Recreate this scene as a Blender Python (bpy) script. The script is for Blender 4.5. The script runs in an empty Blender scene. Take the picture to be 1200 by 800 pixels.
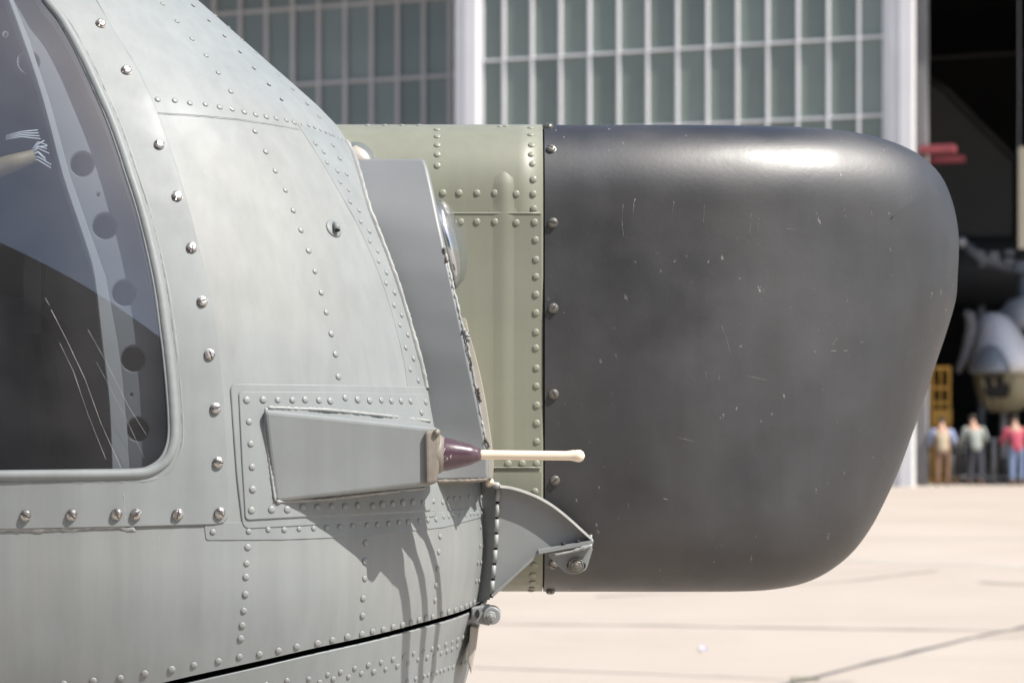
import bpy, bmesh, math, random
import numpy as np
from mathutils import Vector, Matrix
from mathutils.bvhtree import BVHTree
from mathutils.geometry import delaunay_2d_cdt

random.seed(7)
scene = bpy.context.scene
COL = scene.collection
R = math.radians

# ------------------------------------------------------------------ camera
CAM_Z, FPX, HOR = 1.6, 2500.0, 490.0
cd = bpy.data.cameras.new('camera')
cam = bpy.data.objects.new('camera', cd); COL.objects.link(cam)
cam.location = (0, 0, CAM_Z); cam.rotation_euler = (R(90), 0, 0)
cd.sensor_width = 36; cd.sensor_fit = 'HORIZONTAL'; cd.lens = 75; cd.shift_y = 0.075
cd.clip_start = 0.05; cd.clip_end = 3000
cd.dof.use_dof = True; cd.dof.focus_distance = 2.66; cd.dof.aperture_fstop = 7.8
scene.camera = cam

# ------------------------------------------------------------------ sky, sun, exposure
SUN = Vector((1.75, -1.05, 2.75)).normalized()
w = bpy.data.worlds.new('World'); scene.world = w; w.use_nodes = True
nt = w.node_tree; nt.nodes.clear()
sky = nt.nodes.new('ShaderNodeTexSky'); sky.sky_type = 'NISHITA'; sky.sun_disc = False
sky.sun_elevation = math.asin(SUN.z); sky.sun_rotation = math.atan2(SUN.x, SUN.y)
sky.air_density = 1.0; sky.dust_density = 2.0; sky.ozone_density = 1.0
bg = nt.nodes.new('ShaderNodeBackground'); bg.inputs['Strength'].default_value = 0.095
out = nt.nodes.new('ShaderNodeOutputWorld')
nt.links.new(sky.outputs[0], bg.inputs[0]); nt.links.new(bg.outputs[0], out.inputs[0])
sl = bpy.data.lights.new('sun', 'SUN'); sl.energy = 4.0; sl.angle = R(0.53); sl.color = (1.0, 0.95, 0.88)
so = bpy.data.objects.new('sun', sl); COL.objects.link(so)
so.rotation_euler = (-SUN).to_track_quat('-Z', 'Y').to_euler()
scene.view_settings.view_transform = 'Standard'
scene.view_settings.look = 'None'
scene.view_settings.exposure = 0.86
scene.view_settings.gamma = 1.0
scene.view_settings.use_curve_mapping = False

# ------------------------------------------------------------------ materials
def mat(name, base, rough=0.5, metal=0.0, var=0.0, vscale=8.0, streak=0.0, bump=0.0, bscale=60.0,
        dent=0.0, dscale=5.0, spec=0.5, chips=None, rvar=0.0, coat=0.0, tint=None, orand=0.0, sscale=55.0):
    m = bpy.data.materials.new(name); m.use_nodes = True
    t = m.node_tree; n = t.nodes; b = n['Principled BSDF']; L = t.links.new
    b.inputs['Roughness'].default_value = rough; b.inputs['Metallic'].default_value = metal
    b.inputs['Specular IOR Level'].default_value = spec
    b.inputs['Coat Weight'].default_value = coat
    tc = n.new('ShaderNodeTexCoord')
    def noise(scale, detail=4, vec=None, r=0.55):
        x = n.new('ShaderNodeTexNoise'); x.inputs['Scale'].default_value = scale
        x.inputs['Detail'].default_value = detail; x.inputs['Roughness'].default_value = r
        L(vec if vec else tc.outputs['Object'], x.inputs['Vector']); return x.outputs['Fac']
    def rng(f, a, c, d, e):
        x = n.new('ShaderNodeMapRange'); L(f, x.inputs[0])
        x.inputs[1].default_value = a; x.inputs[2].default_value = c
        x.inputs[3].default_value = d; x.inputs[4].default_value = e; return x.outputs[0]
    def mul(a, c):
        x = n.new('ShaderNodeMath'); x.operation = 'MULTIPLY'; L(a, x.inputs[0])
        if isinstance(c, float): x.inputs[1].default_value = c
        else: L(c, x.inputs[1])
        return x.outputs[0]
    rgb = n.new('ShaderNodeRGB'); rgb.outputs[0].default_value = (*base, 1)
    colr = rgb.outputs[0]
    fac = None
    if var: fac = rng(noise(vscale, 6), 0.25, 0.75, 1 - var, 1 + var)
    if streak:
        mp = n.new('ShaderNodeMapping'); L(tc.outputs['Object'], mp.inputs[0])
        mp.inputs['Scale'].default_value = (sscale, sscale, 2.2)
        f2 = rng(noise(1.0, 5, mp.outputs[0], 0.6), 0.25, 0.75, 1 - streak, 1 + streak)
        fac = mul(fac, f2) if fac else f2
    if tint:
        mx = n.new('ShaderNodeMix'); mx.data_type = 'RGBA'
        L(rng(noise(tint[1], 3), 0.42, 0.62, 0, 1), mx.inputs[0]); L(colr, mx.inputs[6])
        mx.inputs[7].default_value = (*tint[0], 1); colr = mx.outputs[2]
    if fac:
        vm = n.new('ShaderNodeVectorMath'); vm.operation = 'SCALE'
        L(colr, vm.inputs[0]); L(fac, vm.inputs['Scale']); colr = vm.outputs[0]
    if orand:
        oi = n.new('ShaderNodeObjectInfo'); vm = n.new('ShaderNodeVectorMath'); vm.operation = 'SCALE'
        L(colr, vm.inputs[0]); L(rng(oi.outputs['Random'], 0, 1, 1 - orand, 1 + orand), vm.inputs['Scale']); colr = vm.outputs[0]
    if chips:
        ccol, dens, sc = chips
        mp = n.new('ShaderNodeMapping'); L(tc.outputs['Object'], mp.inputs[0])
        mp.inputs['Rotation'].default_value = (0.2, 0.5, 0.1); mp.inputs['Scale'].default_value = (1.6, 1, 0.7)
        f = rng(noise(sc, 3, mp.outputs[0], 0.7), dens, dens + 0.03, 0, 1)
        f = mul(f, rng(noise(7.0, 2), 0.42, 0.6, 0.0, 1.0))
        mx = n.new('ShaderNodeMix'); mx.data_type = 'RGBA'
        L(f, mx.inputs[0]); L(colr, mx.inputs[6]); mx.inputs[7].default_value = (*ccol, 1); colr = mx.outputs[2]
    L(colr, b.inputs['Base Color'])
    if rvar: L(rng(noise(vscale * 1.7, 5), 0.3, 0.7, rough - rvar, rough + rvar), b.inputs['Roughness'])
    h = None
    if dent:
        bp = n.new('ShaderNodeBump'); bp.inputs['Strength'].default_value = 1.0; bp.inputs['Distance'].default_value = dent
        L(noise(dscale, 2), bp.inputs['Height']); h = bp.outputs[0]
    if bump:
        bp = n.new('ShaderNodeBump'); bp.inputs['Strength'].default_value = 1.0; bp.inputs['Distance'].default_value = bump
        L(noise(bscale, 4), bp.inputs['Height'])
        if h: L(h, bp.inputs['Normal'])
        h = bp.outputs[0]
    if h: L(h, b.inputs['Normal'])
    return m

M = {}
M['paint'] = mat('grey_paint', (0.216, 0.236, 0.239), 0.53, var=0.09, vscale=5, streak=0.08, bump=0.00006, bscale=220,
                 dent=0.0025, dscale=4.5, chips=((0.62, 0.61, 0.58), 0.735, 260), rvar=0.07, tint=((0.222, 0.234, 0.229), 3.0), spec=0.36)
M['paint2'] = mat('grey_paint_panel', (0.212, 0.230, 0.232), 0.50, var=0.09, vscale=9, streak=0.06, bump=0.00008, bscale=160,
                  dent=0.0018, dscale=9, chips=((0.62, 0.61, 0.58), 0.74, 240), rvar=0.08, spec=0.3)
M['rivet'] = mat('painted_rivet', (0.228, 0.24, 0.238), 0.42, var=0.1, vscale=40)
M['sealant'] = mat('grey_sealant', (0.27, 0.28, 0.275), 0.5, var=0.15, vscale=60, bump=0.0006, bscale=120)
M['putty'] = mat('brown_putty', (0.215, 0.195, 0.165), 0.5, var=0.2, vscale=50, bump=0.0005, bscale=90, tint=((0.12, 0.105, 0.085), 25.0))
M['steel'] = mat('worn_steel', (0.52, 0.51, 0.49), 0.33, metal=0.85, var=0.2, vscale=150, tint=((0.2, 0.18, 0.16), 180.0))
M['steel_d'] = mat('dark_steel', (0.20, 0.195, 0.175), 0.4, metal=0.7, var=0.2, vscale=150)
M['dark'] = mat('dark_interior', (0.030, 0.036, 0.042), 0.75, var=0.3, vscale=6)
M['gap'] = mat('gap_black', (0.012, 0.012, 0.012), 0.8, var=0.2, vscale=20)
M['gasket'] = mat('gasket_rubber', (0.02, 0.02, 0.022), 0.6, var=0.2, vscale=30)
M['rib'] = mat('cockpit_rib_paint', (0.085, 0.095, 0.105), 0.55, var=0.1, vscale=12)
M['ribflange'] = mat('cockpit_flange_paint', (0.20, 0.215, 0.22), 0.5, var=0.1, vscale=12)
M['green'] = mat('olive_green_paint', (0.205, 0.213, 0.168), 0.46, var=0.06, vscale=6, streak=0.06, bump=0.00006, bscale=250,
                 dent=0.0015, dscale=7, rvar=0.06, tint=((0.198, 0.206, 0.160), 5.0))
M['greenrivet'] = mat('olive_rivet', (0.235, 0.243, 0.195), 0.36, var=0.1, vscale=40)
M['radome'] = mat('radome_black', (0.0120, 0.0132, 0.0155), 0.49, var=0.45, vscale=4, streak=0.35, sscale=16, bump=0.00015, bscale=170,
                  dent=0.002, dscale=5, chips=((0.20, 0.195, 0.185), 0.685, 75), rvar=0.10, spec=1.0, tint=((0.024, 0.025, 0.028), 6.0))
M['scr'] = mat('radome_scratch', (0.20, 0.20, 0.195), 0.6, var=0.3, vscale=90)
M['bakelite'] = mat('purple_bakelite', (0.075, 0.042, 0.055), 0.25, var=0.2, vscale=30, chips=((0.4, 0.38, 0.36), 0.63, 70), coat=0.3)
M['cream'] = mat('cream_plastic', (0.72, 0.62, 0.49), 0.35, var=0.06, vscale=25)
M['creamflange'] = mat('cream_edge', (0.36, 0.34, 0.295), 0.5, var=0.12, vscale=30)
M['house'] = mat('housing_paint', (0.188, 0.200, 0.205), 0.45, var=0.06, vscale=7, bump=0.00008, bscale=200,
                 dent=0.0015, dscale=8, chips=((0.6, 0.6, 0.58), 0.76, 200), rvar=0.05)
M['bracket'] = mat('bracket_paint', (0.22, 0.235, 0.238), 0.48, var=0.07, vscale=15, bump=0.0001, bscale=150, chips=((0.55, 0.52, 0.48), 0.7, 160))
M['rubber'] = mat('tyre_rubber', (0.02, 0.02, 0.02), 0.8, var=0.2, vscale=20)
M['bowl'] = mat('reflector_bowl', (0.75, 0.75, 0.76), 0.12, metal=1.0, var=0.05, vscale=30)
M['yellowcab'] = mat('yellow_cable_sleeve', (0.17, 0.14, 0.07), 0.6, var=0.15, vscale=50)
M['acr'] = mat('acrylic_scratch', (0.24, 0.24, 0.24), 0.5, var=0.6, vscale=30)
M['wire'] = mat('pale_wire', (0.5, 0.55, 0.6), 0.4, var=0.1, vscale=50)

def glass_mat(name, tint, ior, dust, dustcol=(0.5, 0.5, 0.52), rough=0.02):
    m = bpy.data.materials.new(name); m.use_nodes = True
    t = m.node_tree; n = t.nodes; n.clear(); L = t.links.new
    o = n.new('ShaderNodeOutputMaterial'); tr = n.new('ShaderNodeBsdfTransparent'); tr.inputs[0].default_value = (*tint, 1)
    gl = n.new('ShaderNodeBsdfGlossy'); gl.inputs['Roughness'].default_value = rough
    fr = n.new('ShaderNodeFresnel'); ge = n.new('ShaderNodeNewGeometry'); mi = n.new('ShaderNodeMapRange')   # same reflectance from both sides of the thin sheet
    mi.inputs[3].default_value = ior; mi.inputs[4].default_value = 1.0 / ior; L(ge.outputs['Backfacing'], mi.inputs[0]); L(mi.outputs[0], fr.inputs[0])
    mx = n.new('ShaderNodeMixShader'); L(fr.outputs[0], mx.inputs[0]); L(tr.outputs[0], mx.inputs[1]); L(gl.outputs[0], mx.inputs[2])
    df = n.new('ShaderNodeBsdfDiffuse'); df.inputs[0].default_value = (*dustcol, 1)
    tc = n.new('ShaderNodeTexCoord'); nz = n.new('ShaderNodeTexNoise'); nz.inputs['Scale'].default_value = 9; nz.inputs['Detail'].default_value = 6
    L(tc.outputs['Object'], nz.inputs['Vector'])
    mr = n.new('ShaderNodeMapRange'); L(nz.outputs['Fac'], mr.inputs[0]); mr.inputs[1].default_value = .3; mr.inputs[2].default_value = .75
    mr.inputs[3].default_value = dust * 0.5; mr.inputs[4].default_value = dust * 1.5
    m2 = n.new('ShaderNodeMixShader'); L(mr.outputs[0], m2.inputs[0]); L(mx.outputs[0], m2.inputs[1]); L(df.outputs[0], m2.inputs[2])
    L(m2.outputs[0], o.inputs[0]); return m
M['glass'] = glass_mat('window_glass', (0.80, 0.83, 0.86), 2.35, 0.045)
M['lens'] = glass_mat('lens_glass', (0.86, 0.88, 0.90), 2.4, 0.05, (0.75, 0.78, 0.82))

# ------------------------------------------------------------------ helpers
def tag(o, label=None, cat=None, group=None, kind=None):
    if label: o['label'] = label
    if cat: o['category'] = cat
    if group: o['group'] = group
    if kind: o['kind'] = kind
    return o

def empty(name, loc=(0, 0, 0), rz=0):
    o = bpy.data.objects.new(name, None); COL.objects.link(o)
    o.location = loc; o.rotation_euler = (0, 0, rz); o.empty_display_size = 0.1
    return o

def link(name, me, m=None, parent=None, smooth=True):
    o = bpy.data.objects.new(name, me); COL.objects.link(o)
    if m is not None and len(me.materials) == 0: me.materials.append(M[m] if isinstance(m, str) else m)
    if smooth: me.shade_smooth()
    if parent is not None: o.parent = parent
    return o

class MB:
    def __init__(s): s.v = []; s.f = []
    def add(s, vs, fs):
        k = len(s.v); s.v += [tuple(p) for p in vs]; s.f += [tuple(i + k for i in f) for f in fs]
    def box(s, c, size, mtx=None):
        x, y, z = size[0] / 2, size[1] / 2, size[2] / 2
        vs = [Vector((a * x, b * y, e * z)) for e in (-1, 1) for b in (-1, 1) for a in (-1, 1)]
        if mtx: vs = [mtx @ q for q in vs]
        s.add([Vector(c) + q for q in vs], [(0, 2, 3, 1), (4, 5, 7, 6), (0, 1, 5, 4), (2, 6, 7, 3), (0, 4, 6, 2), (1, 3, 7, 5)])
    def tube(s, pts, r, seg=8, caps=True):
        pts = [Vector(p) for p in pts]; n = len(pts)
        rs = r if isinstance(r, (list, tuple)) else [r] * n
        vs = []; up = None
        for i, p in enumerate(pts):
            d = (pts[min(i + 1, n - 1)] - pts[max(i - 1, 0)]).normalized()
            if up is None:
                up = Vector((0, 0, 1)) if abs(d.z) < 0.9 else Vector((1, 0, 0))
            a = d.cross(up).normalized(); b_ = a.cross(d).normalized(); up = b_
            for k in range(seg):
                t = 2 * math.pi * k / seg
                vs.append(p + (a * math.cos(t) + b_ * math.sin(t)) * rs[i])
        fs = [(i * seg + k, i * seg + (k + 1) % seg, (i + 1) * seg + (k + 1) % seg, (i + 1) * seg + k) for i in range(n - 1) for k in range(seg)]
        if caps:
            fs.append(tuple(range(seg - 1, -1, -1))); fs.append(tuple((n - 1) * seg + k for k in range(seg)))
        s.add(vs, fs)
    def lathe(s, o, axis, prof, seg=16):
        """prof: list of (distance along axis, radius)"""
        o = Vector(o); axis = Vector(axis).normalized()
        a = axis.orthogonal().normalized(); b_ = axis.cross(a)
        vs = []
        for h, r in prof:
            for k in range(seg):
                t = 2 * math.pi * k / seg
                vs.append(o + axis * h + (a * math.cos(t) + b_ * math.sin(t)) * r)
        n = len(prof)
        fs = [(i * seg + k, i * seg + (k + 1) % seg, (i + 1) * seg + (k + 1) % seg, (i + 1) * seg + k) for i in range(n - 1) for k in range(seg)]
        fs.append(tuple(range(seg - 1, -1, -1))); fs.append(tuple((n - 1) * seg + k for k in range(seg)))
        s.add(vs, fs)
    def prism(s, poly, ext):
        """poly: list of 3D points (planar-ish), ext: extrusion vector"""
        n = len(poly); poly = [Vector(p) for p in poly]; e = Vector(ext)
        s.add(poly + [p + e for p in poly],
              [tuple(range(n)), tuple(range(2 * n - 1, n - 1, -1))] + [(i, i + n, (i + 1) % n + n, (i + 1) % n) for i in range(n)])
    def mesh(s, name):
        me = bpy.data.meshes.new(name); me.from_pydata(s.v, [], s.f); me.update()
        bm = bmesh.new(); bm.from_mesh(me); bmesh.ops.recalc_face_normals(bm, faces=bm.faces); bm.to_mesh(me); bm.free()
        return me
    def build(s, name, m, parent=None, smooth=False, bevel=0.0, seg=2):
        o = link(name, s.mesh(name), m, parent, smooth)
        if bevel:
            md = o.modifiers.new('bevel', 'BEVEL'); md.width = bevel; md.segments = seg; md.limit_method = 'ANGLE'; md.angle_limit = R(35)
            md.harden_normals = False
        return o

def PX(px, py, d):
    return Vector(((px - 600.0) / FPX * d, d, CAM_Z + (HOR - py) / FPX * d))

def catmull(pts, per=6, closed=False):
    P = [np.array(p, float) for p in pts]; n = len(P); res = []
    rngi = range(n if closed else n - 1)
    for i in rngi:
        if closed: a, b, c, d = P[i - 1], P[i], P[(i + 1) % n], P[(i + 2) % n]
        else: a, b, c, d = P[max(i - 1, 0)], P[i], P[i + 1], P[min(i + 2, n - 1)]
        for k in range(per):
            t = k / per
            res.append(0.5 * ((2 * b) + (-a + c) * t + (2 * a - 5 * b + 4 * c - d) * t * t + (-a + 3 * b - 3 * c + d) * t ** 3))
    if not closed: res.append(P[-1])
    return [tuple(r) for r in res]

def subdiv(pts, step, closed=True):
    res = []; n = len(pts)
    for i in range(n if closed else n - 1):
        a = np.array(pts[i], float); b = np.array(pts[(i + 1) % n], float)
        k = max(1, int(math.ceil(np.linalg.norm(b - a) / step)))
        for j in range(k): res.append(tuple(a + (b - a) * j / k))
    if not closed: res.append(tuple(pts[-1]))
    return res

def roundpoly(pts, r, n=5):
    """round the corners of a closed polygon by radius r (same units)"""
    res = []; N = len(pts)
    for i in range(N):
        p = np.array(pts[i], float); a = np.array(pts[i - 1], float); b = np.array(pts[(i + 1) % N], float)
        la = np.linalg.norm(a - p); lb = np.linalg.norm(b - p); k = min(r, la * .45, lb * .45)
        s = p + (a - p) / la * k; e = p + (b - p) / lb * k
        for j in range(n + 1):
            t = j / n; res.append(tuple((1 - t) ** 2 * s + 2 * t * (1 - t) * p + t * t * e))
    return res

# ------------------------------------------------------------------ ground and setting
def ground_mat():
    m = bpy.data.materials.new('apron_concrete'); m.use_nodes = True
    t = m.node_tree; n = t.nodes; L = t.links.new; b = n['Principled BSDF']; b.inputs['Roughness'].default_value = 0.85
    tc = n.new('ShaderNodeTexCoord')
    def nz(sc, mapscale=None, det=6, rough=.6):
        x = n.new('ShaderNodeTexNoise'); x.inputs['Scale'].default_value = sc; x.inputs['Detail'].default_value = det; x.inputs['Roughness'].default_value = rough
        if mapscale:
            mp = n.new('ShaderNodeMapping'); mp.inputs['Scale'].default_value = mapscale
            mp.inputs['Rotation'].default_value = (0, 0, 0.06)
            L(tc.outputs['Object'], mp.inputs[0]); L(mp.outputs[0], x.inputs[0])
        else: L(tc.outputs['Object'], x.inputs[0])
        return x.outputs['Fac']
    def ramp(f, a, c):
        r = n.new('ShaderNodeMapRange'); L(f, r.inputs[0]); r.inputs[1].default_value = a; r.inputs[2].default_value = c; return r.outputs[0]
    def mix(f, c1, c2):
        x = n.new('ShaderNodeMix'); x.data_type = 'RGBA'; L(f, x.inputs[0])
        if isinstance(c1, tuple): x.inputs[6].default_value = (*c1, 1)
        else: L(c1, x.inputs[6])
        x.inputs[7].default_value = (*c2, 1); return x.outputs[2]
    c = mix(ramp(nz(0.5, (0.7, 0.5, 1)), .3, .7), (0.425, 0.372, 0.318), (0.375, 0.322, 0.272))
    c = mix(ramp(nz(1.0, (0.10, 0.55, 1)), .54, .72), c, (0.36, 0.31, 0.265))
    c = mix(ramp(nz(3.5, (0.5, 1.0, 1)), .60, .82), c, (0.34, 0.30, 0.26))
    c = mix(ramp(nz(40), .55, .9), c, (0.50, 0.45, 0.39))
    L(c, b.inputs['Base Color'])
    bp = n.new('ShaderNodeBump'); bp.inputs['Distance'].default_value = 0.004; L(nz(60), bp.inputs['Height']); L(bp.outputs[0], b.inputs['Normal'])
    return m
mb = MB(); mb.add([(-900, -900, 0), (900, -900, 0), (900, 900, 0), (-900, 900, 0)], [(0, 1, 2, 3)])
ground = tag(mb.build('ground', ground_mat()), kind='structure')

def gpt(px, py):
    d = CAM_Z * FPX / (py - HOR); return Vector(((px - 600) / FPX * d, d, 0))
M['tar'] = mat('tar_joint', (0.10, 0.098, 0.098), 0.8, var=0.35, vscale=3)
M['tar2'] = mat('faint_joint', (0.40, 0.353, 0.303), 0.85, var=0.3, vscale=2)
M['line'] = mat('worn_white_line', (0.52, 0.49, 0.45), 0.7, var=0.12, vscale=4)
def joint(pts, wd, m, name='expansion_joint', z=0.004, wob=0.02):
    P = []
    for i in range(len(pts) - 1):
        a, b = gpt(*pts[i]), gpt(*pts[i + 1]); k = max(2, int((b - a).length / 0.35))
        for j in range(k): P.append(a.lerp(b, j / k))
    P.append(gpt(*pts[-1]))
    vs = []; fs = []
    for i, p in enumerate(P):
        d = (P[min(i + 1, len(P) - 1)] - P[max(i - 1, 0)]).normalized(); s = Vector((-d.y, d.x, 0))
        o = random.uniform(-wob, wob); h = wd * random.uniform(.6, 1.3) / 2
        vs += [p + s * (o + h) + Vector((0, 0, z)), p + s * (o - h) + Vector((0, 0, z))]
        if i: fs.append((2 * i - 2, 2 * i - 1, 2 * i + 1, 2 * i))
    q = MB(); q.add(vs, fs); return q.build(name, m, ground)
joint([(820, 830), (930, 799), (1000, 781), (1075, 763), (1140, 748), (1200, 734), (1320, 707)], 0.055, 'tar')
joint([(1140, 748), (1210, 745), (1300, 741)], 0.03, 'tar2', z=0.008)
joint([(300, 779), (560, 782), (700, 787), (860, 793), (1000, 799)], 0.05, 'tar2')
joint([(400, 729), (600, 731), (760, 732.5), (900, 735), (1300, 741)], 0.06, 'tar2', z=0.012)
joint([(1150, 682), (1175, 684), (1230, 685)], 0.10, 'tar2', z=0.010)
joint([(700, 699), (860, 690), (1000, 680), (1100, 668)], 0.05, 'tar2', z=0.008)
joint([(900, 655), (1010, 658), (1100, 661), (1260, 664)], 0.16, 'line', 'painted_line', z=0.005, wob=0.01)
joint([(900, 612), (1100, 611), (1300, 611)], 0.05, 'tar2')

# ------------------------------------------------------------------ hangar
TH = R(20); ct, st = math.cos(TH), math.sin(TH)
HO = Vector((9.1, 50.0, 0))
hangar = empty('hangar', HO, math.pi - TH)
tag(hangar, 'large hangar with pale steel doors of green glass panes and a dark open bay', 'hangar')
def wpx(px, n=0.0):
    t = (px - 600) / FPX; ox = HO.x - n * st; oy = HO.y - n * ct
    return (ox - oy * t) / (ct + st * t)
M['hwhite'] = mat('door_post_white', (0.70, 0.70, 0.715), 0.55, var=0.06, vscale=0.8)
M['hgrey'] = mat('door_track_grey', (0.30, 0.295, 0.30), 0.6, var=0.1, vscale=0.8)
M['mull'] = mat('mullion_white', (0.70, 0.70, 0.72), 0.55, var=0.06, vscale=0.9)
M['mull_shade'] = mat('mullion_shaded', (0.42, 0.41, 0.42), 0.6, var=0.08, vscale=0.9)  # frame of the recessed leaf, its shade put into a greyer colour
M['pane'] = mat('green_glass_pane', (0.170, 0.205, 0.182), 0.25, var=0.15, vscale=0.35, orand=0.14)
M['pane_shade'] = mat('pane_shaded', (0.152, 0.182, 0.180), 0.28, var=0.15, vscale=0.35, orand=0.12)  # panes of the recessed leaf, coloured darker and bluer for its shade
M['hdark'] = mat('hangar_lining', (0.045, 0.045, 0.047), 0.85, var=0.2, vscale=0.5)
M['hext'] = mat('hangar_cladding', (0.32, 0.33, 0.34), 0.7, var=0.06, vscale=0.4)

def leaf(w0, w1, n, bars, rows, pm, mm, barw, zt):
    q = MB(); fw = 0.12
    q.box(((w0 + w1) / 2, n, zt - fw / 2), (w1 - w0, 0.12, fw)); q.box(((w0 + w1) / 2, n, 0.15), (w1 - w0, 0.12, 0.3))
    for ww in (w0 + fw / 2, w1 - fw / 2): q.box((ww, n, zt / 2), (fw, 0.118, zt - 0.5))
    f = q.build('door_leaf', mm, hangar)
    ws = [w0 + fw] + bars + [w1 - fw]; zs = [0.3] + rows + [zt - fw]
    cache = {}
    for i in range(len(ws) - 1):
        for j in range(len(zs) - 1):
            dx, dz = round(ws[i + 1] - ws[i] - barw * .8, 2), round(zs[j + 1] - zs[j] - barw * .6, 2)
            if (dx, dz) not in cache:
                b = MB(); b.box((0, 0, 0), (dx, 0.02, dz)); me = b.mesh('pane'); me.materials.append(M[pm]); cache[(dx, dz)] = me
            o = link('pane', cache[(dx, dz)], None, f, smooth=False)
            o.location = ((ws[i] + ws[i + 1]) / 2, n - 0.03, (zs[j] + zs[j + 1]) / 2)
            o.rotation_euler = (random.uniform(-.01, .01), 0, random.uniform(-.02, .02))
    for b_ in bars:
        b = MB(); b.box((b_, n + 0.03, zt / 2 + 0.09), (barw, 0.09, zt - 0.42)); b.build('mullion', mm, f)
    for z in rows:
        b = MB(); b.box(((w0 + w1) / 2, n + 0.022, z), (w1 - w0 - 0.25, 0.07, barw * .8)); b.build('transom', mm, f)
bars_r = [wpx(p) for p in (1006, 970, 934.5, 899, 863.5, 828.5, 793, 758, 724, 690, 656, 622.5, 589.5)]
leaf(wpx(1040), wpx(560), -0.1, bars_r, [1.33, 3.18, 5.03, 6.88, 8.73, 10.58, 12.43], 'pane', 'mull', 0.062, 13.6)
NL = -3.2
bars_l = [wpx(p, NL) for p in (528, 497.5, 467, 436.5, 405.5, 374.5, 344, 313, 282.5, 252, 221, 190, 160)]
leaf(wpx(545, NL), wpx(130, NL), NL, bars_l, [2.4, 4.5, 6.6, 8.7, 10.8, 12.9], 'pane_shade', 'mull_shade', 0.105, 14.2)
def hbox(name, w0, w1, n0, n1, z0, z1, m):
    b = MB(); b.box(((w0 + w1) / 2, (n0 + n1) / 2, (z0 + z1) / 2), (abs(w1 - w0), abs(n1 - n0), z1 - z0)); return b.build(name, m, hangar)
for a, c in ((1070, 1041), (560, 534)):
    w0, w1 = wpx(a), wpx(c); wm = w0 + (w1 - w0) * .52
    hbox('door_post', w0, wm, 0.12, -0.35, 0, 13.7, 'hwhite'); hbox('door_post', wm + .02, w1, 0.06, -0.3, 0, 13.7, 'hwhite')
hbox('track_post', wpx(1087.5, -1.2), wpx(1075.5, -1.2), -1.0, -1.3, 0, 13.7, 'hgrey')
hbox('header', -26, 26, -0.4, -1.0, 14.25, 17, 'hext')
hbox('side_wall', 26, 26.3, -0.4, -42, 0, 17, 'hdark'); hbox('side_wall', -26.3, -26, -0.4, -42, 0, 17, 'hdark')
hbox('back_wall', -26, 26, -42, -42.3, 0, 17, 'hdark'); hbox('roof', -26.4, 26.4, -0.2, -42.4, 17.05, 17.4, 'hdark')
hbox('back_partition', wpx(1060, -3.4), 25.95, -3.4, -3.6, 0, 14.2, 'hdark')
M['red'] = mat('red_paint', (0.26, 0.05, 0.06), 0.6, var=0.1, vscale=3)
w0, w1 = wpx(1118, -0.6), wpx(1078, -0.6)
b = MB(); b.box(((w0 + w1) / 2, -0.75, 7.95), (w1 - w0, 0.5, 0.17)); b.build('red_bracket', 'red', hangar)
b = MB(); b.box((wpx(1106, -1.6), -1.75, 7.82), (0.95, 0.35, 0.14)); b.build('red_bracket', 'red', hangar)
def hl(w, n, z=0): return HO + Vector((-ct, st, 0)) * w + Vector((-st, -ct, 0)) * n + Vector((0, 0, z))

# ------------------------------------------------------------------ helicopter: smooth hull definition
YC, YM = 3.0, 3.25          # start of the flat front / centreline depth
sil = [(-560, -330), (-300, -330), (60, -150), (150, -75), (233, 0), (262, 25), (325, 81), (375, 124), (412, 164), (432, 190), (478, 262), (513, 335), (545, 420), (565, 500), (578, 560),
       (583, 640), (574, 700), (557, 752), (548, 800), (515, 880), (455, 960), (370, 1040), (200, 1140), (100, 1180)]
_sz = np.array([CAM_Z + (HOR - p[1]) * 0.00118 for p in sil[::-1]]); _sx = np.array([(p[0] - 600) * 0.00118 for p in sil[::-1]])
_zz = np.linspace(0.78, 2.58, 400); _xx = np.interp(_zz, _sz, _sx)
_k = np.hanning(17); _k /= _k.sum(); _xs = np.convolve(np.pad(_xx, 8, 'edge'), _k, 'valid')
def xmax(z): return float(np.interp(z, _zz, _xs))
def ynear(z):
    y = 2.5
    if z > 1.55: y += 0.2 * ((z - 1.55) / 0.55) ** 2 * 0.6
    if z < 1.42: y += 0.24 * ((1.42 - z) / 0.5) ** 2
    return min(y, 2.88)
def x0(z): return -0.56 - 0.30 * min(1, max(0, (z - 1.4) / 0.8)) - max(0, z - 2.2) * 1.2
QS = 0.8; EN = 2 / 2.3
def S(q, z, off=0.0):
    a = max(0.12, xmax(z) - x0(z)); yn = ynear(z); b_ = YC - yn
    if q <= 0: p = Vector((x0(z) + q, yn, z))
    elif q <= QS:
        f = q / QS * math.pi / 2; p = Vector((x0(z) + a * math.sin(f) ** EN, YC - b_ * max(0.0, math.cos(f)) ** EN, z))
    else: p = Vector((x0(z) + a, YC + (q - QS), z))
    if off:
        p = p + SN(q, z) * off
    return p
def SN(q, z):
    e = 0.004
    du = S(q + e, z) - S(q - e, z); dz = S(q, z + e) - S(q, z - e)
    n = du.cross(dz); n.normalize(); return n if n.y < 0 or q > QS * 0.9 else -n
def inv(p):
    z = p.z; a = max(0.12, xmax(z) - x0(z))
    if p.x <= x0(z): return (p.x - x0(z), z)
    s = min(1.0, (p.x - x0(z)) / a); return (math.asin(min(1.0, s ** (1 / EN))) / (math.pi / 2) * QS, z)

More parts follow.
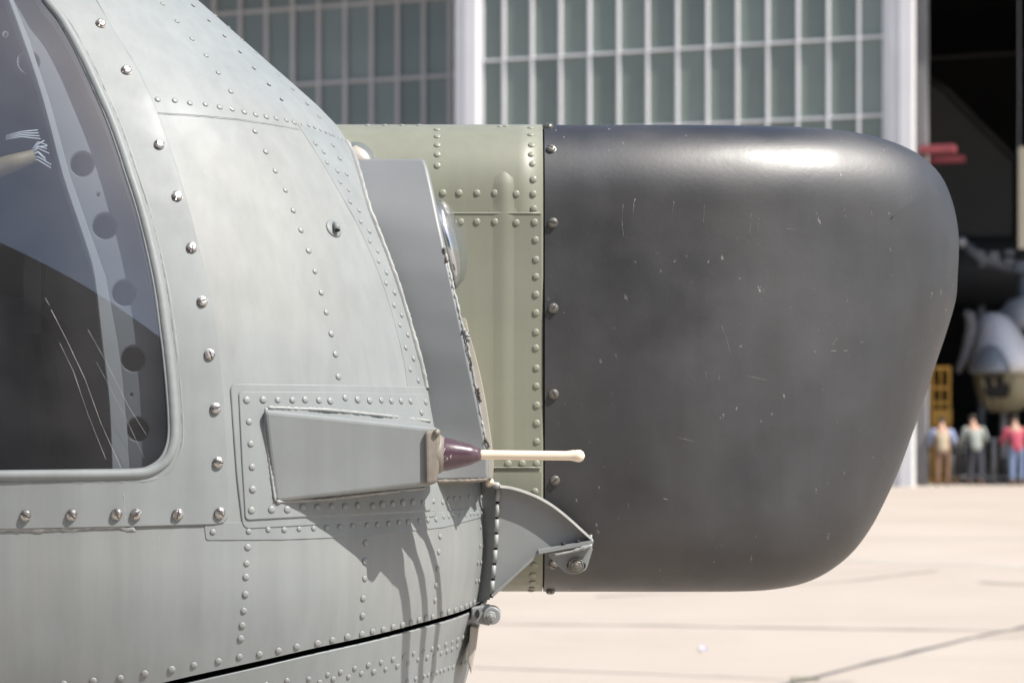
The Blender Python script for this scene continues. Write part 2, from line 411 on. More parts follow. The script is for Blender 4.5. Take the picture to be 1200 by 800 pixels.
qs = list(np.arange(-1.9, 0, 0.05)) + list(np.linspace(0, QS, 60)) + [QS + .1, QS + .25]
zs = list(np.linspace(0.8, 2.56, 110))
gv = [S(q, z) for z in zs for q in qs]; nq = len(qs)
gf = [(j * nq + i, j * nq + i + 1, (j + 1) * nq + i + 1, (j + 1) * nq + i) for j in range(len(zs) - 1) for i in range(nq - 1)]
HULL = BVHTree.FromPolygons(gv, gf)
gpx = np.array([((p.x / p.y) * FPX + 600, HOR - (p.z - CAM_Z) / p.y * FPX) for p in gv])
_front = np.array([1 if qs[i % nq] <= QS else 0 for i in range(len(gv))], bool)
EYE = Vector((0, 0, CAM_Z))
def hit(px, py):
    """pixel of the survey photograph -> hull coordinates (q, z)"""
    d = (PX(px, py, 1.0) - EYE).normalized()
    loc = HULL.ray_cast(EYE, d)[0]
    if loc is not None: return inv(loc)
    dd = ((gpx - np.array([px, py])) ** 2).sum(1); dd[~_front] = 1e9
    return inv(gv[int(dd.argmin())])

def inpoly(pts, poly):
    x, y = pts[:, 0], pts[:, 1]; res = np.zeros(len(pts), bool); n = len(poly); j = n - 1
    for i in range(n):
        xi, yi = poly[i]; xj, yj = poly[j]
        c = ((yi > y) != (yj > y)) & (x < (xj - xi) * (y - yi) / (yj - yi + 1e-15) + xi); res ^= c; j = i
    return res
def area(poly): return 0.5 * sum(poly[i - 1][0] * poly[i][1] - poly[i][0] * poly[i - 1][1] for i in range(len(poly)))
def dedup(poly, eps=4e-4):
    r = []
    for p in poly:
        if not r or math.hypot(p[0] - r[-1][0], p[1] - r[-1][1]) > eps: r.append(p)
    if math.hypot(r[0][0] - r[-1][0], r[0][1] - r[-1][1]) < eps: r.pop()
    return r

def patch(name, outer, holes=(), off=0.0, m='paint', parent=None, step=0.03, depth=0.004, bev=0.0012, back=False):
    """sheet on the hull bounded by loops in (q, z), with a rim that goes down to the hull"""
    loops = [dedup(outer)] + [dedup(h) for h in holes]
    V = []; E = []
    for lp in loops:
        k = len(V); V += [Vector(p) for p in lp]; E += [(k + i, k + (i + 1) % len(lp)) for i in range(len(lp))]
    o = np.array(loops[0]); lo, hi = o.min(0), o.max(0)
    gx = np.arange(lo[0] + step / 2, hi[0], step); gz = np.arange(lo[1] + step / 2, hi[1], step)
    if len(gx) and len(gz):
        G = np.array([(a, c) for a in gx for c in gz]); keep = inpoly(G, loops[0])
        for h in loops[1:]: keep &= ~inpoly(G, h)
        allb = np.array([p for lp in loops for p in lp])
        for g in G[keep]:
            if ((allb - g) ** 2).sum(1).min() > (0.35 * step) ** 2: V.append(Vector(g))
    res = delaunay_2d_cdt(V, E, [], 0, 1e-6)
    vv = [tuple(p) for p in res[0]]; tri = [tuple(f) for f in res[2]]
    cen = np.array([[sum(vv[i][0] for i in f) / 3, sum(vv[i][1] for i in f) / 3] for f in tri])
    ok = inpoly(cen, loops[0])
    for h in loops[1:]: ok &= ~inpoly(cen, h)
    tri = [f for f, k in zip(tri, ok) if k]
    v3 = [S(q, z, off) for q, z in vv]; nrm = [SN(q, z) for q, z in vv]; f3 = []
    for f in tri:
        a, b_, c = (v3[i] for i in f)
        f3.append(f if (b_ - a).cross(c - a).dot(nrm[f[0]]) > 0 else f[::-1])
    for li, lp in enumerate(loops):
        sg = (1 if area(lp) > 0 else -1) * (1 if li == 0 else -1); n = len(lp); k = len(v3)
        for i in range(n):
            a, p, c = np.array(lp[i - 1]), np.array(lp[i]), np.array(lp[(i + 1) % n])
            t = c - a; t = t / (np.linalg.norm(t) + 1e-12); on = np.array([t[1], -t[0]]) * sg
            n3 = SN(*p); o3 = (S(*(p + on * 0.004)) - S(*(p - on * 0.004))); o3 = o3.normalized() if o3.length > 1e-7 else Vector((0, 0, 0))
            v3 += [S(*p, off), S(*p, off - 0.35 * bev) + o3 * bev * .7, S(*p, off - depth) + o3 * bev]
            nrm += [n3, (n3 + o3).normalized(), o3 if o3.length else n3]
        for i in range(n):
            j = (i + 1) % n
            for s_ in (0, 1):
                f = (k + 3 * i + s_, k + 3 * i + 1 + s_, k + 3 * j + 1 + s_, k + 3 * j + s_)
                fn = (v3[f[2]] - v3[f[0]]).cross(v3[f[3]] - v3[f[1]])
                f3.append(f if fn.dot(nrm[k + 3 * i + 1 + s_]) > 0 else f[::-1])
    me = bpy.data.meshes.new(name); me.from_pydata(v3, [], f3); me.update(); me.shade_smooth()
    me.normals_split_custom_set_from_vertices(nrm)
    return link(name, me, m, parent, smooth=False)
def hpx(pts, step=7.0, closed=True): return [hit(*p) for p in subdiv(pts, step, closed)]

def bead(name, pts, wd, ht, off=0.0, m='sealant', parent=None, jit=0.0, closed=False, per=None, seg=6, space='px'):
    """half-round bead along a line on the hull; pts in pixels (space px) or (q, z)"""
    if space == 'px': P = [hit(*p) for p in subdiv(pts, per or 4.0, closed)]
    else: P = pts
    P = dedup(P, 2e-4) if closed else P
    n = len(P); vs = []; fs = []; prev = 0
    for i, (q, z) in enumerate(P):
        a = S(*P[i - 1 if (i or closed) else 0]); c = S(*P[(i + 1) % n if (i < n - 1 or closed) else i])
        t = (c - a); nn = SN(q, z); s = t.cross(nn)
        s = s.normalized() if s.length > 1e-9 else Vector((1, 0, 0))
        prev = prev * .6 + random.uniform(-jit, jit)
        w_, h_ = wd * (1 + prev), ht * (1 + random.uniform(-jit, jit)); p = S(q, z, off)
        for k in range(seg + 1):
            f = math.pi * k / seg; vs.append(p + s * math.cos(f) * w_ + nn * (math.sin(f) * h_ - 0.0008))
    k1 = seg + 1
    for i in range(n if closed else n - 1):
        j = (i + 1) % n
        for k in range(seg): fs.append((i * k1 + k, i * k1 + k + 1, j * k1 + k + 1, j * k1 + k))
    if not closed: fs += [tuple(range(k1)), tuple((n - 1) * k1 + k for k in range(k1))[::-1]]
    b = MB(); b.add(vs, fs); return b.build(name, m, parent, smooth=True)

heli = empty('helicopter', (-0.6, YM, 0))
tag(heli, 'grey riveted helicopter nose with cockpit window and big black radome, in the foreground', 'helicopter')
HINV = Matrix.Translation((-heli.location)); 
class _P:  # parts are modelled in world coordinates; this keeps them there under the empty
    pass
def own(o):
    o.parent = heli; o.matrix_parent_inverse = HINV; return o
def sub(o, parent):
    o.parent = parent; return o

# --- loops
win = [(-300, -150), (-120, -150), (-40, -112), (10, -62), (36, -24), (52, 2), (67.5, 22), (87.5, 57.5), (107.5, 100), (125, 140), (140, 182), (145.5, 200), (160, 245), (172.5, 295), (181.5, 340), (189, 395),
       (191.5, 415), (196, 462), (198, 500), (196, 520), (189, 536), (176, 546), (158, 550), (100, 551), (0, 552), (-150, 553), (-290, 552), (-318, 545), (-330, 520), (-332, 300), (-330, 0), (-326, -120)]
winp = catmull(win, 4, True)
frame_out = [(-400, -205), (-200, -205), (-60, -172), (20, -112), (80, -46), (110, 0), (132, 37), (160, 82), (180, 125), (191, 155), (205.5, 197), (224, 260), (235, 305), (245, 345), (252, 390),
             (256, 420), (260, 462), (264, 520), (266, 560), (267, 592), (266, 604), (261, 611), (250, 613), (150, 615.5), (0, 618.5), (-200, 620), (-400, 621)]
gap = [(-700, 985), (-200, 895), (0, 848), (100, 823), (200, 797), (300, 774.5), (374, 757.5), (440, 743), (490, 730), (530, 719), (552, 711), (566, 703)]
gq = [hit(*p) for p in catmull([g for g in gap if g[0] >= -200], 4)]
gl = gq[0]; gq = [(-1.9, gl[1] - 0.10)] + gq
gend = gq[-1]; gq = gq + [(QS + 0.25, gend[1] + 0.01)]
ztop = 2.56
skin_loop = subdiv(gq, 0.02, False) + subdiv([(QS + .25, gq[-1][1]), (QS + .25, ztop), (-1.9, ztop), (-1.9, gq[0][1])], 0.04, False)[1:-1]
winq = [hit(*p) for p in subdiv(winp, 6)]
skin = own(patch('fuselage_skin', skin_loop, [winq], 0.0, 'paint', None, step=0.03, depth=0.02, bev=0.0005))
# chin panel below the gap
gap2 = [(q, z - 0.0098) for q, z in gq]
chin_loop = subdiv(gap2, 0.02, False) + subdiv([(QS + .25, gap2[-1][1]), (QS + .25, 0.82), (-1.9, 0.82), (-1.9, gap2[0][1])], 0.04, False)[1:-1]
chin = own(patch('chin_panel', chin_loop, [], -0.001, 'paint', None, step=0.03, depth=0.004, bev=0.001))
# dark backing behind the gap
vs = []; fs = []
for i, (q, z) in enumerate(subdiv(gq, 0.03, False)):
    vs += [S(q, z + 0.10, -0.06), S(q, z - 0.12, -0.06)]
    if i: fs.append((2 * i - 2, 2 * i - 1, 2 * i + 1, 2 * i))
b = MB(); b.add(vs, fs); own(b.build('gap_backing', 'gap'))
# far half of the hull, back, roof and belly
fq = list(np.linspace(-1.9, 0, 8)) + list(np.linspace(0.05, QS, 24)) + [QS + .25]; fz = list(np.linspace(0.82, ztop, 40))
vs = []
for z in fz:
    for q in fq:
        p = S(q, z); vs.append(Vector((p.x, 2 * YM - p.y, p.z)))
n = len(fq); fs = [(j * n + i, (j + 1) * n + i, (j + 1) * n + i + 1, j * n + i + 1) for j in range(len(fz) - 1) for i in range(n - 1)]
b = MB(); b.add(vs, fs); own(b.build('far_side_skin', 'paint', None, True))
def cap(name, z, q0=-1.9):
    near = [S(q, z) for q in fq]; ring = near + [Vector((p.x, 2 * YM - p.y, p.z)) for p in reversed(near)]
    b = MB(); b.add(ring, [tuple(range(len(ring)))]); return own(b.build(name, 'paint'))
cap('roof_skin', ztop - 0.001); cap('belly_skin', 0.822)
near = [S(-1.9, z) for z in fz]; b = MB(); ring = near + [Vector((p.x, 2 * YM - p.y, p.z)) for p in reversed(near)]
b.add(ring, [tuple(range(len(ring)))]); own(b.build('rear_bulkhead', 'dark'))
# cockpit lining: a dark room behind the window
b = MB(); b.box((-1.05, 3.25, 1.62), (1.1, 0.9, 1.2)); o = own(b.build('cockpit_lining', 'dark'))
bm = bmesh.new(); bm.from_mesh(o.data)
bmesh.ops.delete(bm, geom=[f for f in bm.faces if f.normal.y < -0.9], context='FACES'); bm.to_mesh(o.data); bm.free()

# --- window frame panel, lip, gasket, glass
lipq = [hit(*p) for p in subdiv(winp, 5)]
wf = own(patch('window_frame', hpx(frame_out, 8), [lipq], 0.0028, 'paint2', None, step=0.03, depth=0.0045, bev=0.0018))
def inset(poly, d):
    sg = 1 if area(poly) > 0 else -1; n = len(poly); r = []
    for i in range(n):
        a, p, c = np.array(poly[i - 1]), np.array(poly[i]), np.array(poly[(i + 1) % n]); t = c - a; t /= np.linalg.norm(t) + 1e-12
        r.append(tuple(p + np.array([-t[1], t[0]]) * sg * d))
    return r
wd_ = dedup(lipq, 3e-3)
lip = bead('window_lip', inset(wd_, -0.0055), 0.0060, 0.0058, 0.0015, 'paint2', None, closed=True, space='qz', jit=0.03, seg=8); own(lip)
own(bead('lip_groove_edge', inset(wd_, -0.0140), 0.0022, 0.0012, 0.0026, 'paint2', None, closed=True, space='qz', jit=0.25, seg=5))
own(bead('window_gasket', inset(wd_, 0.0003), 0.0011, 0.0010, 0.0005, 'gasket', None, closed=True, space='qz', jit=0.1))
glass = own(patch('window_glass', inset(wd_, -0.003), [], 0.0, 'glass', None, step=0.03, depth=0.004, bev=0.0))
# joint in the frame below the window
own(bead('frame_joint', [(144, 572), (146, 590), (147, 613)], 0.0008, 0.0008, 0.0028, 'sealant', None, jit=0.5))
own(bead('frame_sealant', [(-60, 620), (30, 619.5), (90, 619), (140, 617), (150, 620), (158, 618)], 0.0035, 0.0018, 0.0003, 'sealant', None, jit=0.45))

# interior frame seen through the glass
ribl = [(-40, -100), (0, -40), (30, 40), (52, 110), (75, 200), (100, 275), (113, 320), (122, 400), (130, 470), (133, 560), (215, 562), (212, 480), (205, 400), (192, 330), (176, 260), (155, 190), (130, 110), (95, 30), (60, -40), (20, -100)]
ribholes = [((35, 55), 15), ((98, 178), 17), ((125, 253), 18), ((148, 334), 18), ((158, 414), 18), ((163, 500), 17)]
hl_ = []
for (cx, cy), r in ribholes: hl_.append([hit(cx + r * math.cos(t), cy + r * math.sin(t)) for t in np.linspace(0, 2 * math.pi, 21)[:-1]])
for (cx, cy), r in (((117, 215), 4), ((155, 458), 4), ((7, 22), 4)): hl_.append([hit(cx + r * math.cos(t), cy + r * math.sin(t)) for t in np.linspace(0, 2 * math.pi, 11)[:-1]])
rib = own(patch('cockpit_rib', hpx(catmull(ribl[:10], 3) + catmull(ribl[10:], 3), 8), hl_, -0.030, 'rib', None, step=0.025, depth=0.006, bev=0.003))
fl = [(-40, -100), (0, -40), (30, 40), (52, 110), (75, 200), (100, 275), (112, 320), (121, 400), (129, 470), (132, 560)]
own(patch('rib_flange', hpx(catmull(fl, 3) + [(151, 560), (148, 500), (143, 440), (138, 400), (124, 320), (108, 275), (82, 200), (58, 110), (35, 38), (4, -42), (-36, -102)], 8), [], -0.016, 'ribflange', None, step=0.02, depth=0.012, bev=0.001))
# seat back and console inside
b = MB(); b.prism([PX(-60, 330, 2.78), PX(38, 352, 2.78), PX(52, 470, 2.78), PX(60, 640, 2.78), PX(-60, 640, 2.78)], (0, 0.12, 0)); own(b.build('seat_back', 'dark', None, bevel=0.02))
b = MB(); b.box(PX(40, 345, 2.74), (0.022, 0.02, 0.10)); own(b.build('seat_belt', 'gasket'))
# cable bundle
def inn(px, py, dep): q_, z_ = hit(px, py); return S(q_, z_, -dep)
b = MB(); b.tube([inn(-90, 200, .05), inn(-40, 193, .035), inn(10, 181, .026), inn(40, 173, .022)], [0.012, 0.012, 0.011, 0.008], 10); cab = own(b.build('cable_bundle', 'yellowcab', None, True))
for k in range(9):
    dy = (k - 4) * 2.4; b = MB()
    b.tube([inn(34, 172 + dy * .4, .021), inn(44, 168 + dy + random.uniform(-3, 3), .017), inn(54 + random.uniform(-3, 6), 170 + dy * 1.6 + random.uniform(-3, 5), .020)], 0.0007, 5)
    own(b.build('cable_strand', 'wire', None, True))
for k in range(4):
    b = MB(); b.tube([inn(5, 150 + k * 1.5, .02), inn(24, 147 + k * 2, .016), inn(44 + k, 143 + k * 3.5, .02)], 0.0007, 5); own(b.build('cable_strand', 'wire', None, True))
# scratches in the acrylic
for pts, r in (([(60, 363), (78, 398), (100, 445), (118, 495), (142, 549)], .0003), ([(70, 402), (86, 435), (103, 485), (124, 538)], .00024), ([(103, 386), (125, 425), (150, 475), (172, 510)], .00018), ([(113, 424), (128, 452), (150, 495), (169, 536)], .00018), ([(53, 349), (58, 358)], .00025)):
    own(bead('glass_scratch', pts, r, r, 0.0007, 'acr', None, jit=0.3, seg=3))

# --- raised doublers and straps
strap = own(patch('lower_strap', hpx(roundpoly([(240, 613.5), (420, 607), (520, 600), (568, 594), (569, 604), (520, 617), (420, 628), (330, 631.5), (242, 632)], 3), 6), [], 0.0009, 'paint2', None, depth=0.002, bev=0.001))
dbl = own(patch('antenna_doubler', hpx(roundpoly([(271, 451), (400, 452.5), (506, 455), (510, 540), (510.5, 604), (400, 612), (286, 618), (279, 560)], 7), 6), [], 0.0022, 'paint2', None, depth=0.004, bev=0.0022))
own(bead('doubler_edge', [(281, 473), (283, 540), (286, 600), (290, 608), (400, 604), (507, 598)], 0.0012, 0.0012, 0.0021, 'sealant', None, jit=0.2))
plate = own(patch('antenna_base_plate', hpx(roundpoly([(280, 460), (400, 461), (499, 463.5), (502, 540), (503, 597), (400, 602), (288, 608), (284, 540)], 4), 6), [], 0.0042, 'paint2', None, depth=0.003, bev=0.0015))
# seam strip with the double rivet rows
sl_ = catmull([(349, 146), (372, 181), (396, 222), (420, 265), (445, 322), (463, 378), (474, 425), (478, 456)], 4)
sr_ = catmull([(499, 456), (492, 425), (478, 375), (464, 330), (447, 284), (431, 243), (421, 208), (412, 180), (404, 166)], 4)
seam = own(patch('seam_strip', hpx(sl_ + sr_, 6), [], 0.0010, 'paint2', None, depth=0.002, bev=0.001))
own(bead('seam_sealant', sr_, 0.0031, 0.0050, 0.0013, 'sealant', None, jit=0.14))
lapl = catmull([(181, 133), (230, 136), (290, 142), (350, 152), (380, 163), (408, 178)], 4)
own(bead('skin_lap', lapl, 0.0011, 0.0012, 0.0001, 'paint2', None, jit=0.25))
own(patch('upper_skin', hpx(catmull([(181, 132), (230, 135), (290, 141), (349, 151)], 4) + catmull([(344, 144), (320, 118), (290, 83), (250, 38), (215, 0), (180, -45)], 3) + [(130, -60)] + catmull([(112, -2), (134, 37), (162, 82), (181, 125)], 3), 7), [], 0.0009, 'paint', None, depth=0.002, bev=0.0008))
# pop vent
q, z = hit(391, 268); c = S(q, z); nn = SN(q, z)
b = MB(); b.lathe(c - nn * .002, nn, [(0, .0125), (.0026, .0125), (.0036, .011), (.0036, .0)], 20); o = own(b.build('vent_ring', 'paint2', None, True))
tz = Vector((0, 0, 1)); tz = (tz - nn * tz.dot(nn)).normalized(); tx = nn.cross(tz)
d = (-tz * .9 + tx * .35).normalized()
b = MB(); b.tube([c - d * .008 + nn * .000, c - d * .003 + nn * .005, c + d * .006 + nn * .007], [.003, .0042, .0042], 10); own(b.build('vent_scoop', 'paint2', None, True))
b = MB(); b.lathe(c + d * .0063 + nn * .007, d, [(0, .0034), (.0004, .0034)], 10); own(b.build('vent_hole', 'gap'))
own(bead('drain_streak', [(396, 290), (402, 320), (409, 352)], .0006, .0006, 0, 'paint2', None, jit=.4))

# ------------------------------------------------------------------ radome and adapter
DR = 2.985; YF = 2.875; RC = 0.125; YRM = 3.25
def X_(px): return (px - 600) / FPX * DR
def Z_(py): return CAM_Z + (HOR - py) / FPX * DR
outl = [(637, 146.5), (700, 146.5), (800, 146.5), (880, 147.3), (930, 147.8), (972, 150), (1010, 155), (1047, 164.5), (1080, 180.5), (1104, 204), (1117.5, 233), (1124.5, 264), (1126, 290), (1124.5, 322), (1122.5, 350), (1112.5, 386), (1099, 426), (1085, 469), (1070, 512), (1056, 550), (1040, 585), (1022, 619), (999, 649), (970, 671.5), (940, 684.5), (905, 691), (870, 693), (800, 693.3), (700, 693.3), (637, 693.3)]
def edge_depth(px):      # distance of the radome's edge, which recedes towards its tapered end
    t = max(0.0, (px - 720) / 402.0); return YRM - (YRM - DR) * (1 - 0.42 * t * t)
oc = np.array([((a - 600) / FPX * edge_depth(a), CAM_Z + (HOR - c) / FPX * edge_depth(a)) for a, c in catmull(outl, 8)])
seg_ = np.r_[0, np.cumsum(np.linalg.norm(np.diff(oc, axis=0), axis=1))]
NS = 150; sv = np.linspace(0, seg_[-1], NS); oc = np.c_[np.interp(sv, seg_, oc[:, 0]), np.interp(sv, seg_, oc[:, 1])]
tn = np.gradient(oc, axis=0); tn /= np.linalg.norm(tn, axis=1)[:, None]
for _ in range(10): tn[1:-1] = (tn[:-2] + 2 * tn[1:-1] + tn[2:]) / 4
tn[0] = (1, 0); tn[-1] = (-1, 0); tn /= np.linalg.norm(tn, axis=1)[:, None]
nin = np.c_[tn[:, 1], -tn[:, 0]]      # inward
XL = X_(637)
frac = np.clip((oc[:, 0] - X_(820)) / (X_(1100) - X_(820)), 0, 1); frac = frac * frac * (3 - 2 * frac)
Ry = RC + frac * 0.03
_dth = np.abs(np.gradient(np.unwrap(np.arctan2(tn[:, 1], tn[:, 0])))) / (seg_[-1] / (NS - 1)); _k9 = np.ones(9) / 9
_rc = 1.0 / np.maximum(np.convolve(np.pad(_dth, 4, 'edge'), _k9, 'valid'), 0.5)      # edge radius, so the rounding never folds over itself
RI = min(0.135, 0.93 * float(_rc.min())); Ri = np.full(NS, RI)
NP = 22; PE = 2 / 2.3; rings = []
for k in range(NP + 1):
    f = k / NP * math.pi / 2; row = []
    for i in range(NS):
        p = oc[i] + nin[i] * Ri[i] * (1 - math.cos(f) ** PE); row.append((p[0], YF + Ry[i] * (1 - math.sin(f) ** PE), p[1]))
    rings.append(row)
H2 = NS // 2; IC = H2 - 13      # beyond IC the inner edge is nearly a straight upright line
def taper(x):
    t = max(0.0, (x - X_(720)) / (0.647 - X_(720))); return 1 - 0.42 * t * t
def radome_half(sign):
    vs = []; fs = []
    mid = [(p[0], YRM, p[2]) for p in rings[0]]
    allr = [mid] + rings
    for r_ in allr: vs += [(p[0], p[1], p[2]) for p in r_]
    for k in range(len(allr) - 1):
        for i in range(NS - 1): fs.append((k * NS + i, k * NS + i + 1, (k + 1) * NS + i + 1, (k + 1) * NS + i))
    base = (len(allr) - 1) * NS; last = rings[-1]; NV = 10; k0 = len(vs)
    idx = {}
    for i in range(IC):
        a, c = last[i], last[NS - 1 - i]
        for v in range(NV + 1):
            if v == 0: idx[i, v] = base + i
            elif v == NV: idx[i, v] = base + NS - 1 - i
            else:
                t = v / NV; idx[i, v] = len(vs)
                s = math.sin(math.pi * t) ** 2 * min(1, (IC - 1 - i) / 25.0)
                vs.append((a[0] + (c[0] - a[0]) * t, a[1] + (c[1] - a[1]) * t - 0.003 * s, a[2] + (c[2] - a[2]) * t))
    for i in range(IC - 1):
        for v in range(NV): fs.append((idx[i, v], idx[i, v + 1], idx[i + 1, v + 1], idx[i + 1, v]))
    fs.append(tuple(idx[IC - 1, v] for v in range(NV + 1)) + tuple(base + k for k in range(NS - 1 - IC, IC - 1, -1)))
    vs = [(x, YRM + sign * (y - YRM) * taper(x), z) for x, y, z in vs]
    return vs, fs
b = MB(); b.add(*radome_half(1)); b.add(*radome_half(-1))
me = b.mesh('radome'); bm = bmesh.new(); bm.from_mesh(me); bmesh.ops.remove_doubles(bm, verts=bm.verts, dist=1e-5)
bmesh.ops.recalc_face_normals(bm, faces=bm.faces); bm.to_mesh(me); bm.free()
radome = own(link('radome', me, 'radome'))
RBVH = BVHTree.FromPolygons([v.co.copy() for v in me.vertices], [tuple(p.vertices) for p in me.polygons])
# adapter frame: same section, olive green
ZT, ZB = Z_(146.0), Z_(693.0)
def section(ins=0.0):
    s = []
    zt, zb, yf, rc = ZT - ins, ZB + ins, YF + ins, RC
    for k in range(NP + 1): f = k / NP * math.pi / 2; s.append((yf + rc * (1 - math.sin(f) ** PE), zt - RI * (1 - math.cos(f) ** PE)))
    for t in np.linspace(0, 1, 12)[1:-1]: s.append((yf, zt - RI + (zb - zt + 2 * RI) * t))
    for k in range(NP, -1, -1): f = k / NP * math.pi / 2; s.append((yf + rc * (1 - math.sin(f) ** PE), zb + RI * (1 - math.cos(f) ** PE)))
    return s + [(2 * YRM - y, z) for y, z in reversed(s)]
def sleeve(name, xa, xb, ins, m, step=0.03):
    s = section(ins); n = len(s); xsn = list(np.linspace(xa, xb, max(2, int((xb - xa) / step)))); vs = [(x, y, z) for x in xsn for y, z in s]
    fs = [(i * n + k, i * n + (k + 1) % n, (i + 1) * n + (k + 1) % n, (i + 1) * n + k) for i in range(len(xsn) - 1) for k in range(n)]
    fs += [tuple(range(n)), tuple((len(xsn) - 1) * n + k for k in range(n))]
    b = MB(); b.add(vs, fs); o = b.build(name, m, None, True); o.data.polygons[-1].use_smooth = False; o.data.polygons[-2].use_smooth = False
    return own(o)
adapter = sleeve('radome_adapter', -0.36, XL - 0.0022, 0.0, 'green')
sleeve('adapter_joint', XL - 0.02, XL + 0.02, 0.006, 'gap')
ABVH = BVHTree.FromPolygons([v.co.copy() for v in adapter.data.vertices], [tuple(p.vertices) for p in adapter.data.polygons])
def cast(bv, px, py):
    d = (PX(px, py, 1.0) - EYE).normalized(); r = bv.ray_cast(EYE, d)
    if r[0] is None: return None
    n = r[1] if r[1].dot(d) < 0 else -r[1]; return r[0], n
# overlapping adapter side sheets (upper lip line y=250, lower line y=547)
def astrip(name, pa, pb, off, m, x_a, x_b, wrap=18):
    """sheet over the adapter between image rows pa..pb, offset outward"""
    vs = []; fs = []; rows = np.linspace(pa, pb, wrap); cols = np.linspace(x_a, x_b, 10); ok = []
    for j, py in enumerate(rows):
        for i, px in enumerate(cols):
            h = cast(ABVH, px, py); p = h[0] + h[1] * off; vs.append(p)
    nc = len(cols); fs = [(j * nc + i, j * nc + i + 1, (j + 1) * nc + i + 1, (j + 1) * nc + i) for j in range(wrap - 1) for i in range(nc - 1)]
    edge = [i for i in range(nc)] + [(j + 1) * nc - 1 for j in range(1, wrap)] + [(wrap - 1) * nc + i for i in range(nc - 2, -1, -1)]
    k = len(vs)
    for e in edge: vs.append(vs[e] + Vector((0, off + 0.001, 0)) if True else None)
    for t in range(len(edge) - 1): fs.append((edge[t], edge[t + 1], k + t + 1, k + t))
    b = MB(); b.add(vs, fs); return own(b.build(name, m, None, False))
astrip('adapter_side_sheet', 250, 546, 0.0022, 'green', 470, 634.5)
astrip('adapter_lower_sheet', 553, 684, 0.0012, 'green', 470, 634.5)
# pressed bead on the adapter side
b = MB(); vs = []; fs = []; rows = list(np.linspace(200, 541, 40)); NCc = 21
for j, py in enumerate(rows):
    t0 = min(1, (py - 200) / 16.0); t1 = min(1, (541 - py) / 10.0); e = math.sqrt(max(0, 1 - (1 - t0) ** 2)) * math.sqrt(max(0, 1 - (1 - t1) ** 2))
    for i in range(NCc):
        s = i / (NCc - 1); px = 590 + (s - .5) * 32 * (0.35 + 0.65 * e)
        h = cast(ABVH, px, py); f = (0.5 - 0.5 * math.cos(2 * math.pi * s)) ** 1.0
        vs.append(h[0] + h[1] * ((-0.0003 if py < 252 else 0.0020) + (0.0032 if py < 252 else 0.0016) * f * e))
for j in range(len(rows) - 1):
    for i in range(NCc - 1): fs.append((j * NCc + i, j * NCc + i + 1, (j + 1) * NCc + i + 1, (j + 1) * NCc + i))
b.add(vs, fs); own(b.build('pressed_rib', 'green', None, True))
# bright lapped edges of the side sheets
for rows_, r_ in (((250, 250), .0013), ((547.5, 547.5), .0013)):
    P = [cast(ABVH, px, rows_[0])[0] + Vector((0, -.0022, 0)) for px in np.linspace(470, 634, 12)]
    b = MB(); b.tube(P, r_, 8); own(b.build('sheet_edge', 'greenrivet', None, True))
# scratches on the radome
for (ax, ay, bx, by, r) in ((744, 233, 741, 250, .0010), (730, 240, 729, 262, .0006), (729, 262, 731, 278, .0006), (880, 250, 878, 278, .0007), (889, 255, 887, 275, .0006), (826, 240, 824, 262, .0005), (790, 236, 788, 250, .0006),
                            (846, 382, 858, 420, .0006), (875, 440, 900, 446, .0005), (827, 436, 828, 444, .0008), (793, 512, 812, 517, .0005), (777, 584, 783, 585, .0012), (973, 411, 980, 411, .001), (988, 411, 993, 411, .001),
                            (1008, 402, 1012, 400, .0005), (921, 268, 932, 269, .0007), (947, 212, 952, 213, .0006), (1111, 323, 1112, 324, .0009), (1116, 334, 1117, 336, .001), (1098, 408, 1099, 409, .0009), (1082, 446, 1083, 447, .0009), (1058, 534, 1060, 533, .0012)):
    P = []
    for t in np.linspace(0, 1, 6):
        h = cast(RBVH, ax + (bx - ax) * t + random.uniform(-.5, .5), ay + (by - ay) * t)
        if h: P.append(h[0] + h[1] * 0.0001)
    if len(P) > 2:
        b = MB(); b.tube(P, [r * random.uniform(.15, .5) for _ in P], 5); o = b.build('paint_scratch', 'scr', None, True); o.parent = radome

# ------------------------------------------------------------------ antenna housing (wedge) with its rod
def hullp(px, py, off=0): q, z = hit(px, py); return S(q, z, off)
fTR, fBR = PX(514, 501, 2.580), PX(511, 567, 2.580)
dl_ = hullp(309, 480).y - .006
while True:      # flat near face, clear of the plate everywhere
    fTL = PX(309, 480, dl_); _n = (fTR - fTL).cross(fBR - fTL); _d = PX(322, 589, 1.0) - EYE; fBL = EYE + _d * ((fTL - EYE).dot(_n) / _d.dot(_n))
    ok_ = all((EYE + (PX(x, y, 1.0) - EYE) * ((fTL - EYE).dot(_n) / (PX(x, y, 1.0) - EYE).dot(_n))).y < hullp(x, y).y - .0048 for x, y in ((313, 484), (324, 584), (318, 540), (360, 490), (360, 580), (400, 495), (400, 575), (440, 540)))
    if ok_ or dl_ < 2.4: break
    dl_ -= .001
bTL, bTR, bBR, bBL = hullp(313, 476, -.01), hullp(506, 489, -.02), hullp(506, 572, -.03), hullp(326, 586, -.01)
bTR = Vector((bTR.x, 2.80, bTR.z)); bBR = Vector((bBR.x, 2.80, bBR.z))
b = MB(); b.add([fTL, fTR, fBR, fBL, bTL, bTR, bBR, bBL], [(0, 1, 2, 3), (4, 7, 6, 5), (0, 4, 5, 1), (1, 5, 6, 2), (2, 6, 7, 3), (3, 7, 4, 0)])
fair = own(b.build('antenna_housing', 'house', None, bevel=0.005, seg=3)); fair.data.materials[0] = M['paint2']
